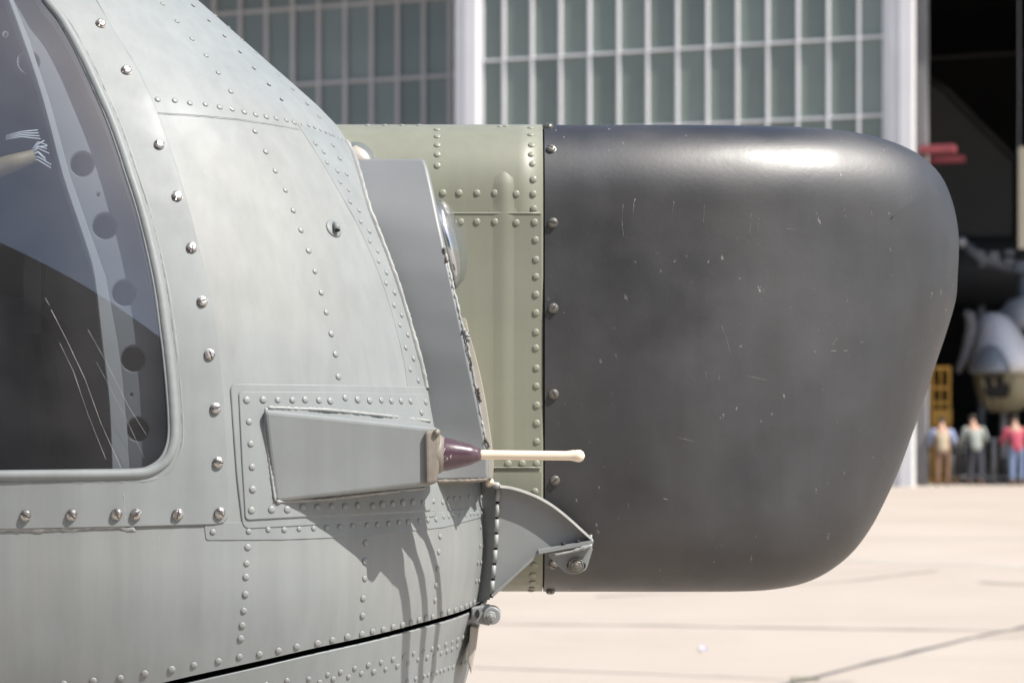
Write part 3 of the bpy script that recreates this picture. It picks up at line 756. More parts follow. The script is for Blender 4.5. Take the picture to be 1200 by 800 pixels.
def weld(name, pts, r, m='sealant', parent=None, jit=.3, seg=7, step=0.003):
    P = []
    for i in range(len(pts) - 1):
        a, c = Vector(pts[i]), Vector(pts[i + 1]); k = max(1, int((c - a).length / step))
        for j in range(k): P.append(a.lerp(c, j / k))
    P.append(Vector(pts[-1])); b = MB(); b.tube(P, [r * (1 + random.uniform(-jit, jit)) for _ in P], seg); o = b.build(name, m, None, True)
    return own(o)
weld('housing_weld', [hullp(311, 478, .004), hullp(309, 500, .004), hullp(316, 550, .004), hullp(321, 587, .005)], .0021)
weld('housing_weld', [hullp(312, 478, .004), hullp(380, 481, .005), hullp(440, 487, .005), hullp(500, 494, .004)], .0023)
weld('housing_weld', [hullp(322, 588, .005), hullp(380, 585, .005), hullp(440, 578, .005), hullp(495, 572, .004)], .0022)
# putty collar at the end
cz = (fTR + fBR) / 2
b = MB(); b.add([PX(498, 505, 2.571), PX(515.5, 502, 2.575), PX(516.5, 535, 2.575), PX(512, 566, 2.575), PX(499, 568, 2.571), PX(498, 505, 2.70), PX(515.5, 502, 2.70), PX(516.5, 535, 2.70), PX(512, 566, 2.70), PX(499, 568, 2.70)],
             [(0, 1, 2, 3, 4), (9, 8, 7, 6, 5), (0, 5, 6, 1), (1, 6, 7, 2), (2, 7, 8, 3), (3, 8, 9, 4), (4, 9, 5, 0)])
own(b.build('putty_collar', 'putty', None, bevel=0.004, seg=3))
ax = Vector((1, 0.0, -0.012)).normalized(); mm_ = 2.62 / FPX
for k_, dd_ in enumerate((2.597, 2.626, 2.654)):      # three rods in a row across the housing end
    s0 = PX(515, 532, 2.597) + Vector((-.002 * k_, dd_ - 2.597, 0)); tk = 1.0 if k_ == 0 else .72
    b = MB(); b.lathe(s0, ax, [(-.012, 20 * mm_ * tk)] + [(h * mm_, r_ * mm_ * tk) for h, r_ in ((4, 19.6), (9, 19.2), (20, 16.4), (33, 12.9), (38, 11.4), (40, 10.2), (44, 8.4), (48, 6.6), (48, 3))], 24)
    own(b.build('insulator_cone', 'bakelite', None, True))
    b = MB(); b.lathe(s0, ax, [(-.012, 22 * mm_ * tk), (1.5 * mm_, 22.5 * mm_ * tk), (3 * mm_, 20.8 * mm_ * tk), (6 * mm_, 19.3 * mm_ * tk)], 20); own(b.build('insulator_putty', 'putty', None, True))
    tk = 1.0 if k_ == 0 else .85
    b = MB(); b.lathe(s0, ax, [(h * mm_, r_ * mm_ * tk) for h, r_ in ((44, 5.0), (50, 5.6), (100, 5.6), (152, 5.5), (156, 6.2), (160, 7.2), (164, 7.0), (167, 5), (168.5, 2), (169, 0))], 20)
    own(b.build('antenna_rod', 'cream', None, True))
b = MB(); b.lathe(PX(512, 506, 2.574), (0, -1, 0), [(-.002, .0042), (.002, .0042), (.004, .003), (.0045, 0)], 10); own(b.build('collar_rivet', 'putty', None, True))

# ------------------------------------------------------------------ landing light housing
prof = [(p_, d_ - .02) for p_, d_ in ((186, 2.855), (200, 2.842), (230, 2.822), (270, 2.800), (320, 2.780), (370, 2.766), (420, 2.757), (480, 2.752), (530, 2.752), (563, 2.754))]
pd = lambda py: float(np.interp(py, [a for a, _ in prof], [c for _, c in prof]))
lx = lambda py: float(np.interp(py, [186, 200, 240, 280, 330, 375, 425, 456, 510, 563], [414, 418, 431, 446, 464.5, 478.5, 492.5, 499, 508, 511]))
rx = lambda py: float(np.interp(py, [186, 192, 222, 260, 330, 390, 430, 470, 500, 530, 563], [497, 500, 507, 515, 530, 543, 551, 560, 566, 572, 573]))
vs = []; fs = []; rows = list(np.linspace(186, 563, 40)); NCx = 8
for py in rows:
    dl = hullp(lx(py), py).y + .001
    for i in range(NCx + 1):
        f = i / NCx; vs.append(PX(lx(py) - 1 + (rx(py) - lx(py) + 1) * f, py, dl + (pd(py) - dl) * f ** .8))
for j in range(len(rows) - 1):
    for i in range(NCx): fs.append((j * (NCx + 1) + i, j * (NCx + 1) + i + 1, (j + 1) * (NCx + 1) + i + 1, (j + 1) * (NCx + 1) + i))
edge = [i for i in range(NCx + 1)] + [j * (NCx + 1) + NCx for j in range(1, len(rows))] + [(len(rows) - 1) * (NCx + 1) + i for i in range(NCx - 1, -1, -1)] + [j * (NCx + 1) for j in range(len(rows) - 2, 0, -1)]
k = len(vs)
for e in edge: vs.append(Vector((vs[e].x, 3.02, vs[e].z)))
for t in range(len(edge)): fs.append((edge[t], edge[(t + 1) % len(edge)], k + (t + 1) % len(edge), k + t))
b = MB(); b.add(vs, fs); o = b.build('light_housing', 'house', None, True, bevel=0.004, seg=3)
own(o); o.data.set_sharp_from_angle(angle=R(40))
# second, paler wall behind the housing edge
b = MB(); rr = [(372, 545), (390, 549), (410, 555), (440, 562.5), (470, 568.5), (500, 573), (530, 577), (548, 578), (560, 577)]
poly = [PX(x, y, 2.79) for y, x in rr] + [PX(540, 560, 2.79), PX(530, 372, 2.79)]
b.prism(poly, (0, 0.18, 0)); own(b.build('housing_rear_edge', 'creamflange', None))
# torn sealant along the housing edge
def ragged(name, pts, d, r, m, n=70, parent=None):
    P = catmull(pts, 10); b = MB()
    b.tube([PX(x + random.uniform(-.6, .6), y, pd(y) + d + random.uniform(-.001, .002)) for x, y in P], [r * random.uniform(.45, 1.25) for _ in P], 6); return own(b.build(name, m, None, True))
ragged('torn_sealant', [(520, 290), (527, 318), (533, 344), (541, 378), (547, 400), (552, 425), (558, 455), (562, 480), (567, 505), (571, 525)], .0025, .0022, 'sealant')
ragged('torn_sealant', [(543, 385), (547, 392), (549, 400)], .001, .0032, 'sealant')
M['tear'] = mat('torn_dark', (0.10, 0.085, 0.07), 0.8, var=0.4, vscale=60)
for pts, r in (([(520, 291), (521, 298), (523, 306)], .0035), ([(531, 310), (533, 316)], .002), ([(560, 455), (562, 464), (563, 470)], .003), ([(549, 390), (550, 396)], .002), ([(569, 514), (573, 523)], .003), ([(551, 418), (553, 428)], .0014), ([(545, 402), (548, 416)], .0012)):
    ragged('sealant_tear', pts, .0005, r * .6, 'tear')
# brown bead that draws the shadow line under the housing
weld('housing_shadow_line', [PX(512, 564, 2.728), PX(545, 563.5, 2.728), PX(571, 562, 2.732)], .0028, 'putty', jit=.2)
# lens
def dome(name, c, axis, rad, bulge, m, seg=28, n=8):
    prof = [(-0.004, rad * .985), (0, rad)] + [(bulge * math.sin(t), rad * math.cos(t)) for t in np.linspace(0.15, math.pi / 2 - .02, n)]
    b = MB(); b.lathe(c, axis, prof, seg); return own(b.build(name, m, None, True))
lc = PX(523, 288, 2.92); la = Vector((0.955, 0.0, 0.245)).normalized()
dome('landing_light_lens', lc, la, 66 * 2.92 / FPX, 0.034, 'lens')
b = MB(); b.lathe(lc, la, [(.001, .070), (.010, .060), (.016, .040), (.019, .005)], 28); own(b.build('light_reflector', 'bowl', None, True))
b = MB(); b.lathe(lc - la * .006, la, [(-.004, .0772), (.004, .0772), (.006, .0785), (.006, .0755)], 28); own(b.build('lens_ring', 'paint2', None, True))
lc2 = PX(425, 189, 2.905); la2 = Vector((0.72, 0.0, 0.69)).normalized()
dome('upper_light_lens', lc2, la2, 0.031, 0.021, 'lens'); b = MB(); b.lathe(lc2, la2, [(-.02, .025), (0.0, .025), (.008, .022), (.013, .010)], 24); own(b.build('upper_light_bulb', 'cream', None, True))

# ------------------------------------------------------------------ bracket arm at the lower front
DB = 2.835
arc = catmull([(586, 569.5), (600, 571.5), (615, 576), (630, 582), (645, 590.5), (658, 600), (671, 611), (683, 622), (693, 631)], 4)
web = [PX(x, y, DB) for x, y in arc] + [PX(694, 636, DB), PX(633, 643, DB), PX(579, 694, DB), PX(577, 690, DB)]
b = MB(); b.prism(web, (0, 0.004, 0)); own(b.build('bracket_web', 'bracket'))
def flange(name, pts, th, d0, d1, m='bracket'):
    P = [PX(x, y, DB) for x, y in pts]; vs = []; fs = []; n = len(P)
    for i, p in enumerate(P):
        t = (P[min(i + 1, n - 1)] - P[max(i - 1, 0)]).normalized(); s = Vector((-t.z, 0, t.x)) * th / 2
        vs += [p + s + Vector((0, d0, 0)), p - s + Vector((0, d0, 0)), p - s + Vector((0, d1, 0)), p + s + Vector((0, d1, 0))]
    for i in range(n - 1):
        for k in range(4): fs.append((4 * i + k, 4 * i + (k + 1) % 4, 4 * i + 4 + (k + 1) % 4, 4 * i + 4 + k))
    fs += [(0, 1, 2, 3), (4 * n - 4, 4 * n - 1, 4 * n - 2, 4 * n - 3)]
    b = MB(); b.add(vs, fs); return own(b.build(name, m, None))
M['edge'] = mat('pale_edge', (0.52, 0.52, 0.50), 0.4, var=0.15, vscale=60)  # paler than the bracket paint
flange('bracket_top_flange', arc, 0.0028, -0.014, 0.003, 'edge')
flange('bracket_lower_flange', [(577, 697), (600, 675.5), (632, 646)], 0.0035, -0.018, 0.006, 'bracket')
flange('bracket_tip_flange', [(631, 645.5), (660, 640), (694, 634)], 0.005, -0.022, 0.008, 'bracket')
weld('tip_sealant', [PX(650, 650, 2.811), PX(670, 646, 2.811), PX(694, 638.5, 2.811)], .0026, 'sealant', jit=.5, step=.004)
weld('tip_sealant', [PX(692, 627, 2.825), PX(694, 636, 2.82)], .002, 'sealant', jit=.4)
lug = roundpoly([(641, 648), (695.5, 640), (687, 668), (676, 672.5), (664, 672), (650, 659)], 5)
b = MB(); b.prism([PX(x, y, 2.827) for x, y in lug], (0, 0.006, 0)); own(b.build('bracket_lug', 'bracket', None, bevel=.001))
def slot(cx, cy, d, rx_, ry_, name, m):
    b = MB(); b.prism([PX(cx + rx_ * math.cos(t), cy + ry_ * math.sin(t), d) for t in np.linspace(0, 2 * math.pi, 20)[:-1]], (0, 0.003, 0)); return own(b.build(name, m, None))
slot(675.5, 662.5, 2.825, 11, 6.5, 'lug_slot', 'gap')
def bolt(px, py, d, r, m='steel_d', axis=(0, -1, 0), name='hex_bolt', washer=True):
    c = PX(px, py, d); a = Vector(axis).normalized(); b = MB()
    if washer: b.lathe(c, a, [(0, r * 1.35), (.0018, r * 1.35), (.0022, r * 1.25), (.0022, r * .5)], 18)
    b.lathe(c + a * .002, a, [(0, r), (.0045, r), (.0055, r * .86), (.0055, r * .5), (.0075, r * .45), (.008, 0)], 6)
    return own(b.build(name, m, None, bevel=.0004))
bolt(675, 662.5, 2.823, .0078, 'steel_d')
# piano-hinge strip between nose and bracket
M['hinge'] = mat('hinge_paint', (0.27, 0.28, 0.278), 0.45, var=0.1, vscale=40)
for i in range(7):
    t = i / 7.0; y0_, y1_ = 572 + t * 126, 572 + (i + .84) / 7 * 126
    xa = float(np.interp((y0_ + y1_) / 2, [570, 640, 700], [583.5, 581, 575.5]))
    b = MB(); b.tube([PX(xa + .6, y0_, 2.832), PX(xa - .4, y1_, 2.832)], .0030, 8); own(b.build('hinge_knuckle', 'hinge', None, True))
b = MB(); b.tube([PX(583.5, 569, 2.835), PX(581.5, 640, 2.835), PX(576, 700, 2.835)], .0022, 8); own(b.build('hinge_pin', 'gap', None, True))
b = MB(); b.prism([PX(564, 563, 2.852), PX(583, 568, 2.838), PX(580.5, 640, 2.838), PX(574, 702, 2.838), PX(557, 706, 2.852), PX(565, 640, 2.852)], (0, 0.03, 0)); own(b.build('hinge_leaf', 'paint2', None))
b = MB(); b.lathe(PX(574, 564, 2.80), (0.2, -1, .3), [(-.01, .005), (.002, .005), (.005, .004), (.006, 0)], 12); own(b.build('edge_rubber', 'cream', None, True))
weld('nose_edge_sealant', [PX(574, 566, 2.83), PX(586, 570, 2.83)], .004, 'sealant', jit=.4)
# lower hinge lug with bolt
b = MB(); b.lathe(PX(576.5, 721, 2.82), (0, -1, 0), [(-.03, .0115), (.002, .0115), (.003, .0105), (.003, .004)], 24); own(b.build('hinge_lug', 'bracket', None, True)).data.set_sharp_from_angle(angle=R(40))
b = MB(); b.prism([PX(552, 712, 2.825), PX(572, 708.5, 2.825), PX(580, 712, 2.825), PX(574, 733, 2.825), PX(553, 729, 2.825)], (0, 0.02, 0)); own(b.build('hinge_arm', 'bracket', None, bevel=.002))
slot(559.5, 719, 2.823, 2.6, 5, 'arm_hole', 'gap')
bolt(575.5, 721, 2.817, .0068, 'hinge', name='hinge_bolt', washer=False)
b = MB(); b.prism([PX(551, 733, 2.83), PX(561, 735, 2.83), PX(558, 760, 2.83), PX(552, 790, 2.83), PX(548, 775, 2.83)], (0, 0.05, 0)); own(b.build('chin_edge_strip', 'creamflange', None, bevel=.002))

# ------------------------------------------------------------------ pitot tubes above the frame
def pitot(a, r=.008):
    b = MB(); b.tube(a, [r * 1.6] + [r] * (len(a) - 2) + [r * .7], 10); return own(b.build('pitot_tube', 'steel', None, True))

# ------------------------------------------------------------------ undercarriage
for (gx, gy, gr) in ((-0.75, YM, .20), (-2.15, 2.45, .30), (-2.15, 4.05, .30)):
    b = MB(); b.tube([(gx, min(max(gy, 2.9), 3.6), 0.9), (gx, gy, gr)], .035, 12); own(b.build('undercarriage_strut', 'steel', None, True))
    for s in (-1, 1):
        c = Vector((gx, gy + s * .09, gr)); b = MB(); b.lathe(c - Vector((0, .05, 0)), (0, 1, 0), [(0, gr * .6), (.01, gr * .9), (.03, gr), (.07, gr), (.09, gr * .9), (.1, gr * .6)], 28); t_ = own(b.build('wheel', 'rubber', None, True))

# ------------------------------------------------------------------ rivets and screws
def rivet_mesh(m):
    b = MB(); b.lathe((0, 0, -.0004), (0, 0, 1), [(0, 1.0), (.22, .98), (.42, .78), (.55, .42)], 9); b.v = [(x, y, (z + .0004) * 1.0 - .02) for x, y, z in b.v]
    me = b.mesh('rivet'); me.materials.append(M[m]); me.shade_smooth(); return me
RM = {k: rivet_mesh(k) for k in ('rivet', 'greenrivet', 'steel_d')}
rivets = []   # (location, normal, radius, parent, mesh key)
def rv(pts, r=.0045, off=0.0, parent=None, key='rivet', jit=0.4):
    for px, py in pts:
        q, z = hit(px + random.uniform(-jit, jit), py + random.uniform(-jit, jit))
        rivets.append((S(q, z, off), SN(q, z), r * .88 * random.uniform(.9, 1.08), parent or skin, key))
def rva(pts, r=.0048, off=0.0, key='greenrivet', parent=None):
    for px, py in pts:
        h = cast(ABVH, px, py)
        if h: rivets.append((h[0] + h[1] * off, h[1], r * random.uniform(.95, 1.05), parent or adapter, key))
def line(a, b_, n): return [(a[0] + (b_[0] - a[0]) * i / (n - 1), a[1] + (b_[1] - a[1]) * i / (n - 1)) for i in range(n)]
# upper rows
rv([(185, 117), (204.5, 118.5), (222.5, 121.5), (240.5, 123), (257, 126.5), (272, 129), (286, 132), (299.5, 135), (312, 137), (323, 139), (335, 141.5), (344, 144)], .0046, .0009)
rv([(354.5, 147), (362, 147.5), (369, 149.5), (376, 152.5), (382, 155), (387, 157.5), (391, 159), (397.5, 162.5), (402, 164), (406, 166)], .0030)
rv([(190, 5), (207, 26), (224.5, 46), (241, 66), (255.5, 86), (270, 107.5)], .0042, .0009)
rv([(285, 131), (299, 154), (312, 178), (323, 200), (334.5, 223), (344, 247), (353, 270), (362, 294), (369.5, 318), (377, 342.5), (382.5, 366), (388, 391), (393, 415), (397, 441)], .0045)
rv([(226, 7), (245, 24.5), (263, 43), (281, 61), (297.5, 80), (315, 99.5), (330, 117)], .0034, .0009)
rv([(252, 17), (268, 32), (284, 47), (300, 62), (326, 88), (343, 105), (360, 122), (374, 137)], .0034)
# seam strip
rv([(369, 169), (379, 179), (383, 191), (394.5, 201), (398, 214), (410, 237), (422, 260), (432.5, 282.5), (443, 307), (452, 332), (461, 357.5), (468, 381), (475, 407.5), (480.5, 433)], .0040, .001, seam)
rv([(390, 171), (397.5, 186), (406, 204.5), (407.5, 223), (420, 247), (432, 271), (442, 294.5), (452.5, 319.5), (462, 343), (470, 369), (477, 393), (484, 420), (489.5, 446)], .0040, .001, seam)
# doubler
rv([(288, 469), (307.5, 469), (324.5, 469), (341, 469), (356, 469), (372, 469.5), (385, 470), (402, 467), (417, 469), (431, 470), (444, 470), (456, 470), (467, 470.5), (478, 471), (496, 472), (491, 484),
    (290.5, 494.5), (292.5, 520), (294, 547), (295.5, 573)], .0048, .0042, plate)
rv([(294, 597.5), (317, 596.5), (335.5, 596.5), (353.5, 594), (370, 594), (387, 593), (402, 593), (417, 592), (434.5, 592.5), (446, 591), (458, 590), (470, 589), (481.5, 589), (493, 589)], .0048, .0042, plate)
rv([(504, 587), (507, 587)], .0040, .0022, dbl)
rv([(249.5, 623), (291, 622), (314, 620.5), (333, 620.5), (350.5, 619.5), (367, 618.5), (382.5, 618), (398, 617), (413, 616), (429.5, 615), (442, 614), (455, 613), (467, 612), (477.5, 611), (491, 610), (501, 609), (510, 608)], .0038, .0012, strap)
# vertical rows below
rv([(290, 641), (289, 659.5), (288, 676), (287.5, 696), (286, 715), (284, 732.5), (282, 748)], .0044)
rv([(429, 636), (428, 657), (427.5, 677.5), (426, 700.5), (425, 720.5)], .0046)
rv([(516, 628), (514, 646), (513, 666), (511.5, 685), (510, 703)], .0044)
# bottom row
rv([(75, 801), (109, 797.5), (141, 794), (170, 789), (201, 784), (227, 779), (256, 774), (281, 769), (304, 766), (326.5, 762), (348, 757), (372, 753.5), (389.5, 749.5), (407, 746), (424, 742.5), (437, 739.5), (449, 737.5), (460.5, 734), (472, 732), (482, 729), (491, 726), (499, 724), (507.5, 722), (518, 719), (526, 716.5), (533.5, 714), (540.5, 712), (546, 710), (551, 708), (555.5, 705)], .0049)
# nose edge rows
rv([(519, 588), (525.4, 585), (533, 584), (540, 583.5), (550, 582.5), (560, 582), (564, 582), (567, 582.5)], .0035)
rv([(519, 605), (525, 604.5), (532, 604), (538, 603.5), (545, 603), (550.6, 602), (555, 601.5), (559.4, 601), (563.6, 600.4), (567, 600)], .0036, .0009, strap)
rv([(567, 616), (563.5, 617.5), (562.5, 639), (566, 639), (560, 659), (563.5, 659), (558, 680.5), (561.5, 680)], .0036)
# chin panel
rv([(312, 802), (337, 797.5), (362.5, 795), (384.5, 790), (400, 787), (416, 783), (432, 779), (447, 776), (461, 772.5), (474, 769), (486, 765), (497, 762.5), (507, 760), (515, 758), (523, 755), (531, 752), (537, 749.5), (543, 747), (548, 745)], .0040, -.001, chin)
rv([(375, 799), (391.5, 795), (409, 792.5), (424.5, 788.5), (439, 787), (452.5, 784), (466, 780), (479, 777), (491, 772.5), (501, 770.5), (509, 768), (517.5, 765), (525, 762.5), (531, 760), (537, 757.5)], .0040, -.001, chin)
rv([(478, 798), (488, 795)] + line((498, 792.5), (546, 776), 11), .0036, -.001, chin)
# adapter rows
rva([(512.5, 152), (512.5, 160), (512.5, 170), (512.5, 181), (512.5, 194)]); rva([(519, 226), (538, 226), (559, 226), (580, 226), (605, 227)])
rva([(540, 260), (559, 260), (580, 260), (605, 261)], off=.0022)
rva([(622, 150), (622, 158), (623, 170), (622.5, 181), (624, 192), (625, 210), (625, 227), (625.5, 244.5)])
rva([(626.5, 260.5), (627.5, 281), (628, 304), (628, 324), (628, 345), (628, 366.5), (628, 389), (628, 407.5), (628.5, 431), (628.5, 452), (629, 474.5), (629, 495.5), (629, 517), (629, 543), (612, 542.6), (595.6, 543)], off=.0022)
rva([(627, 575.6), (627, 598), (626.5, 620), (626, 641), (626, 661), (624.5, 672.5), (624, 681)], off=.0012); rva([(623.5, 688.5), (622.5, 691.5)], key='steel_d')
rva([(586, 148.5), (593, 148.2), (451, 147), (471, 147), (491, 147), (431, 147)], r=.004)

def orient(loc, nrm, r): 
    q = nrm.to_track_quat('Z', 'Y'); return Matrix.Translation(loc) @ q.to_matrix().to_4x4() @ Matrix.Diagonal((r, r, r * .75, 1))
rivets.sort(key=lambda t: -t[2] / t[0].y * max(0.05, -(t[1].dot((t[0] - EYE).normalized()))))
for loc, nrm, r, par, key in rivets[:300]:
    o = link('rivet', RM[key], None, par, smooth=False); o.matrix_basis = orient(loc, nrm, r)
rest = MB(); src = RM['rivet']; sv_ = [v.co.copy() for v in src.vertices]; sf_ = [tuple(p.vertices) for p in src.polygons]
for loc, nrm, r, par, key in rivets[300:]:
    mt = orient(loc, nrm, r); rest.add([mt @ v for v in sv_], sf_)
if rest.v: tag(own(rest.build('small_rivets', 'rivet', None, True)), kind='stuff')

def screw_mesh(m='steel'):
    b = MB(); b.lathe((0, 0, -.0006), (0, 0, 1), [(0, .0068), (.0014, .0068), (.0016, .0062), (.0016, .001)], 16)
    for s in (-1, 1):
        rr_ = []
        for h, sc in ((.0008, 1.0), (.0026, .97), (.0038, .8), (.0044, .5)):
            rr_.append([Vector((.0007 + .0054 * sc * math.cos(t), .0061 * sc * math.sin(t), h)) for t in np.linspace(-math.pi / 2, math.pi / 2, 9)])
        vs = [Vector((p.x * s, p.y, p.z)) for r_ in rr_ for p in r_]; fs = []
        for i in range(3):
            for k in range(8): fs.append((i * 9 + k, i * 9 + k + 1, i * 9 + 10 + k, i * 9 + 9 + k))
            fs.append((i * 9 + 8, i * 9, i * 9 + 9, i * 9 + 17))
        fs.append(tuple(range(27, 36))); b.add(vs, fs)
    me = b.mesh('screw'); me.materials.append(M[m]); return me
SM = {'steel': screw_mesh('steel'), 'steel_d': screw_mesh('steel_d')}
def screw(loc, nrm, par, key='steel', sc=1.0):
    o = link('screw', SM[key], None, par, smooth=False); o.matrix_basis = Matrix.Translation(loc) @ nrm.to_track_quat('Z', 'Y').to_matrix().to_4x4() @ Matrix.Rotation(random.uniform(0, 3.1), 4, 'Z') @ Matrix.Scale(sc, 4)
for px, py in [(117.5, 30), (147.5, 84.5), (186, 171), (207, 231), (224, 291), (236.5, 354), (245, 416), (252, 479), (255, 542), (257, 601), (208, 602.5), (159.5, 602.5), (137, 602), (84.5, 603), (31, 603.5), (-25, 604)]:
    q, z = hit(px, py); screw(S(q, z, .0032), SN(q, z), wf, sc=1.0)
for px, py in [(646, 175), (648, 261), (648.5, 361), (649, 461.5), (650.4, 562.6), (648, 661)]:
    h = cast(RBVH, px, py); screw(h[0] + h[1] * .0006, h[1], radome, 'steel_d')
for px, py in [(643, 149), (645, 691.5)]:
    h = cast(RBVH, px, py)
    if h: screw(h[0] + h[1] * .0006, h[1], radome, 'steel_d')
for px, py, d in [(660, 637, 2.82), (677, 634, 2.82)]:
    b = MB(); b.lathe(PX(px, py, d), (0.1, -.1, 1), [(-.002, .003), (.0015, .0028), (.0025, .001)], 8); own(b.build('flange_rivet', 'gap', None, True))

# ------------------------------------------------------------------ things in and by the hangar
def skinned(name, chains, m, parent, sub_=1):
    """chains: list of lists of (x, y, z, r); chains that share a point are joined"""
    bm = bmesh.new(); lay = bm.verts.layers.skin.verify(); idx = {}
    first = True
    for ch in chains:
        prev = None
        for x, y, z, r in ch:
            k = (round(x, 4), round(y, 4), round(z, 4))
            if k not in idx:
                v = bm.verts.new((x, y, z)); v[lay].radius = (r, r); v[lay].use_root = first; first = False; idx[k] = v
            v = idx[k]
            if prev is not None and not bm.edges.get((prev, v)): bm.edges.new((prev, v))
            prev = v
    me = bpy.data.meshes.new(name); bm.to_mesh(me); bm.free(); me.materials.append(M[m])
    o = bpy.data.objects.new(name, me); COL.objects.link(o); o.parent = parent
    sk = o.modifiers.new('skin', 'SKIN'); sk.use_smooth_shade = True; ss = o.modifiers.new('sub', 'SUBSURF'); ss.levels = sub_; ss.render_levels = sub_
    return o
M['skinc'] = mat('skin_tone', (0.42, 0.25, 0.18), 0.55, var=0.05, vscale=20)
M['hair'] = mat('dark_hair', (0.03, 0.025, 0.02), 0.6, var=0.2, vscale=60)
def person(loc, rz, H, top, sleeve, trousers, label, lean=0.06, belt=None, step=0.0):
    s = H / 1.75; t = empty('person', loc, rz); t.scale = (s * 1.2, s * 1.1, s); tag(t, label, 'person', 'visitors at the hangar barrier')
    L = lean   # forwards is +y (away from the camera)
    hip = 0.93
    ch = [[(0, 0, hip, .13), (0, L * .3, 1.12, .125), (0, L, 1.36, .118), (0, L * 1.2, 1.47, .06), (0, L * 1.7 + .02, 1.54, .055), (0, L * 2 + .03, 1.62, .085), (0, L * 2 + .035, 1.69, .075)]]
    for sx in (-1, 1):
        ch.append([(0, 0, hip, .13), (sx * .09, 0.0, .86, .095), (sx * .10, step * sx, .48, .06), (sx * .10, -.03 + step * sx * 1.4, .09, .042), (sx * .11, .12 + step * sx * 1.4, .035, .035)])
        ch.append([(0, L, 1.36, .118), (sx * .17, L, 1.36, .045), (sx * .25, L + .01, 1.10, .045), (sx * .21, L + .22, 1.0, .032), (sx * .20, L + .29, .995, .03)])
    skinned('body', ch, 'skinc', t)
    skinned('jacket', [[(0, 0, hip - .14, .165), (0, 0, hip, .16), (0, L * .3, 1.12, .145), (0, L, 1.34, .155), (0, L * 1.1, 1.43, .08)], [(0, L, 1.34, .155), (.155, L, 1.385, .09)], [(0, L, 1.34, .155), (-.155, L, 1.385, .09)]], top, t)
    for sx in (-1, 1): skinned('sleeve', [[(sx * .11, L, 1.37, .10), (sx * .19, L, 1.36, .088), (sx * .255, L + .01, 1.10, .062), (sx * .215, L + .20, 1.005, .042)]], sleeve, t)
    skinned('trousers', [[(0, 0, hip + .10, .140), (0, 0, hip - .06, .14)]] + [[(0, 0, hip - .06, .14), (sx * .09, 0, .83, .108), (sx * .10, step * sx, .48, .074), (sx * .10, -.03 + step * sx * 1.4, .11, .062)] for sx in (-1, 1)], trousers, t)
    skinned('hair', [[(0, L * 2 - .005, 1.60, .085), (0, L * 2, 1.66, .105), (0, L * 2 + .018, 1.71, .09)]], 'hair', t)
    for sx in (-1, 1):   # hands: palm and five short fingers resting on the rail
        pts = []; hx, hy, hz = sx * .20, L + .31, .995
        fi = [[(hx, hy, hz, .022), (hx + k * .012, hy + .05, hz + .01, .010), (hx + k * .013, hy + .08 - abs(k) * .006, hz - .02, .008)] for k in (-1.5, -.5, .5, 1.5)]
        fi.append([(hx, hy, hz, .022), (hx - sx * .03, hy + .02, hz - .005, .010), (hx - sx * .035, hy + .045, hz - .02, .008)])
        skinned('hand', fi, 'skinc', t)
    for sx in (-1, 1): skinned('shoe', [[(sx * .10, -.06 + step * sx * 1.4, .045, .045), (sx * .11, .10 + step * sx * 1.4, .04, .042), (sx * .11, .17 + step * sx * 1.4, .035, .03)]], 'hair', t)
    if belt: skinned('belt', [[(0, 0, hip + .02, .148), (0, 0, hip + .07, .146)]], belt, t)
    return t
for k, c in (('tan', (0.40, 0.33, 0.235)), ('ltblue', (0.29, 0.35, 0.55)), ('brown', (0.17, 0.10, 0.06)), ('sage', (0.27, 0.30, 0.275)), ('navy', (0.045, 0.05, 0.065)), ('pink', (0.42, 0.07, 0.11)), ('jean', (0.17, 0.23, 0.36))):
    M[k] = mat('cloth_' + k, c, 0.8, var=0.1, vscale=10, bump=.004, bscale=14)
def gp(px, d): return Vector(((px - 600) / FPX * d, d, 0))
person(gp(1104, 50.6), R(-8), 1.66, 'tan', 'ltblue', 'brown', 'person in tan vest with light blue sleeves and brown trousers by yellow lift', .08, step=.05)
person(gp(1143, 51.2), R(6), 1.72, 'sage', 'sage', 'navy', 'person in grey green shirt and dark trousers leaning at the barrier', .10, step=-.04)
person(gp(1191, 51.0), R(2), 1.70, 'pink', 'pink', 'jean', 'person in bright pink top and blue jeans at right frame edge', .08, belt='ltblue', step=.03)

M['barr'] = mat('barrier_steel', (0.42, 0.425, 0.44), 0.5, metal=0.2, var=0.1, vscale=5)
def barrier(px0, px1, d, label):
    a, c = gp(px0, d), gp(px1, d); L_ = (c - a).length; t = empty('crowd_barrier', (a + c) / 2); tag(t, label, 'barrier', 'barriers across the hangar opening')
    for z in (1.10, .18):
        b = MB(); b.tube([(-L_ / 2, 0, z), (L_ / 2, 0, z)], .022, 8); b.build('rail', 'barr', t, True)
    for x in (-L_ / 2, L_ / 2):
        b = MB(); b.tube([(x, 0, 1.10), (x, 0, .03)], .022, 8); b.build('post', 'barr', t, True)
        b = MB(); b.box((x, 0, .015), (.05, .5, .03)); b.build('foot', 'barr', t)
    n = int(L_ / .135)
    for i in range(1, n): b = MB(); b.tube([(-L_ / 2 + L_ * i / n, 0, 1.10), (-L_ / 2 + L_ * i / n, 0, .18)], .009, 6); b.build('bar', 'barr', t, True)
barrier(1116, 1164, 51.75, 'grey steel crowd barrier in front of the person in grey green shirt'); barrier(1166, 1222, 51.75, 'grey steel crowd barrier in front of the person in pink top')

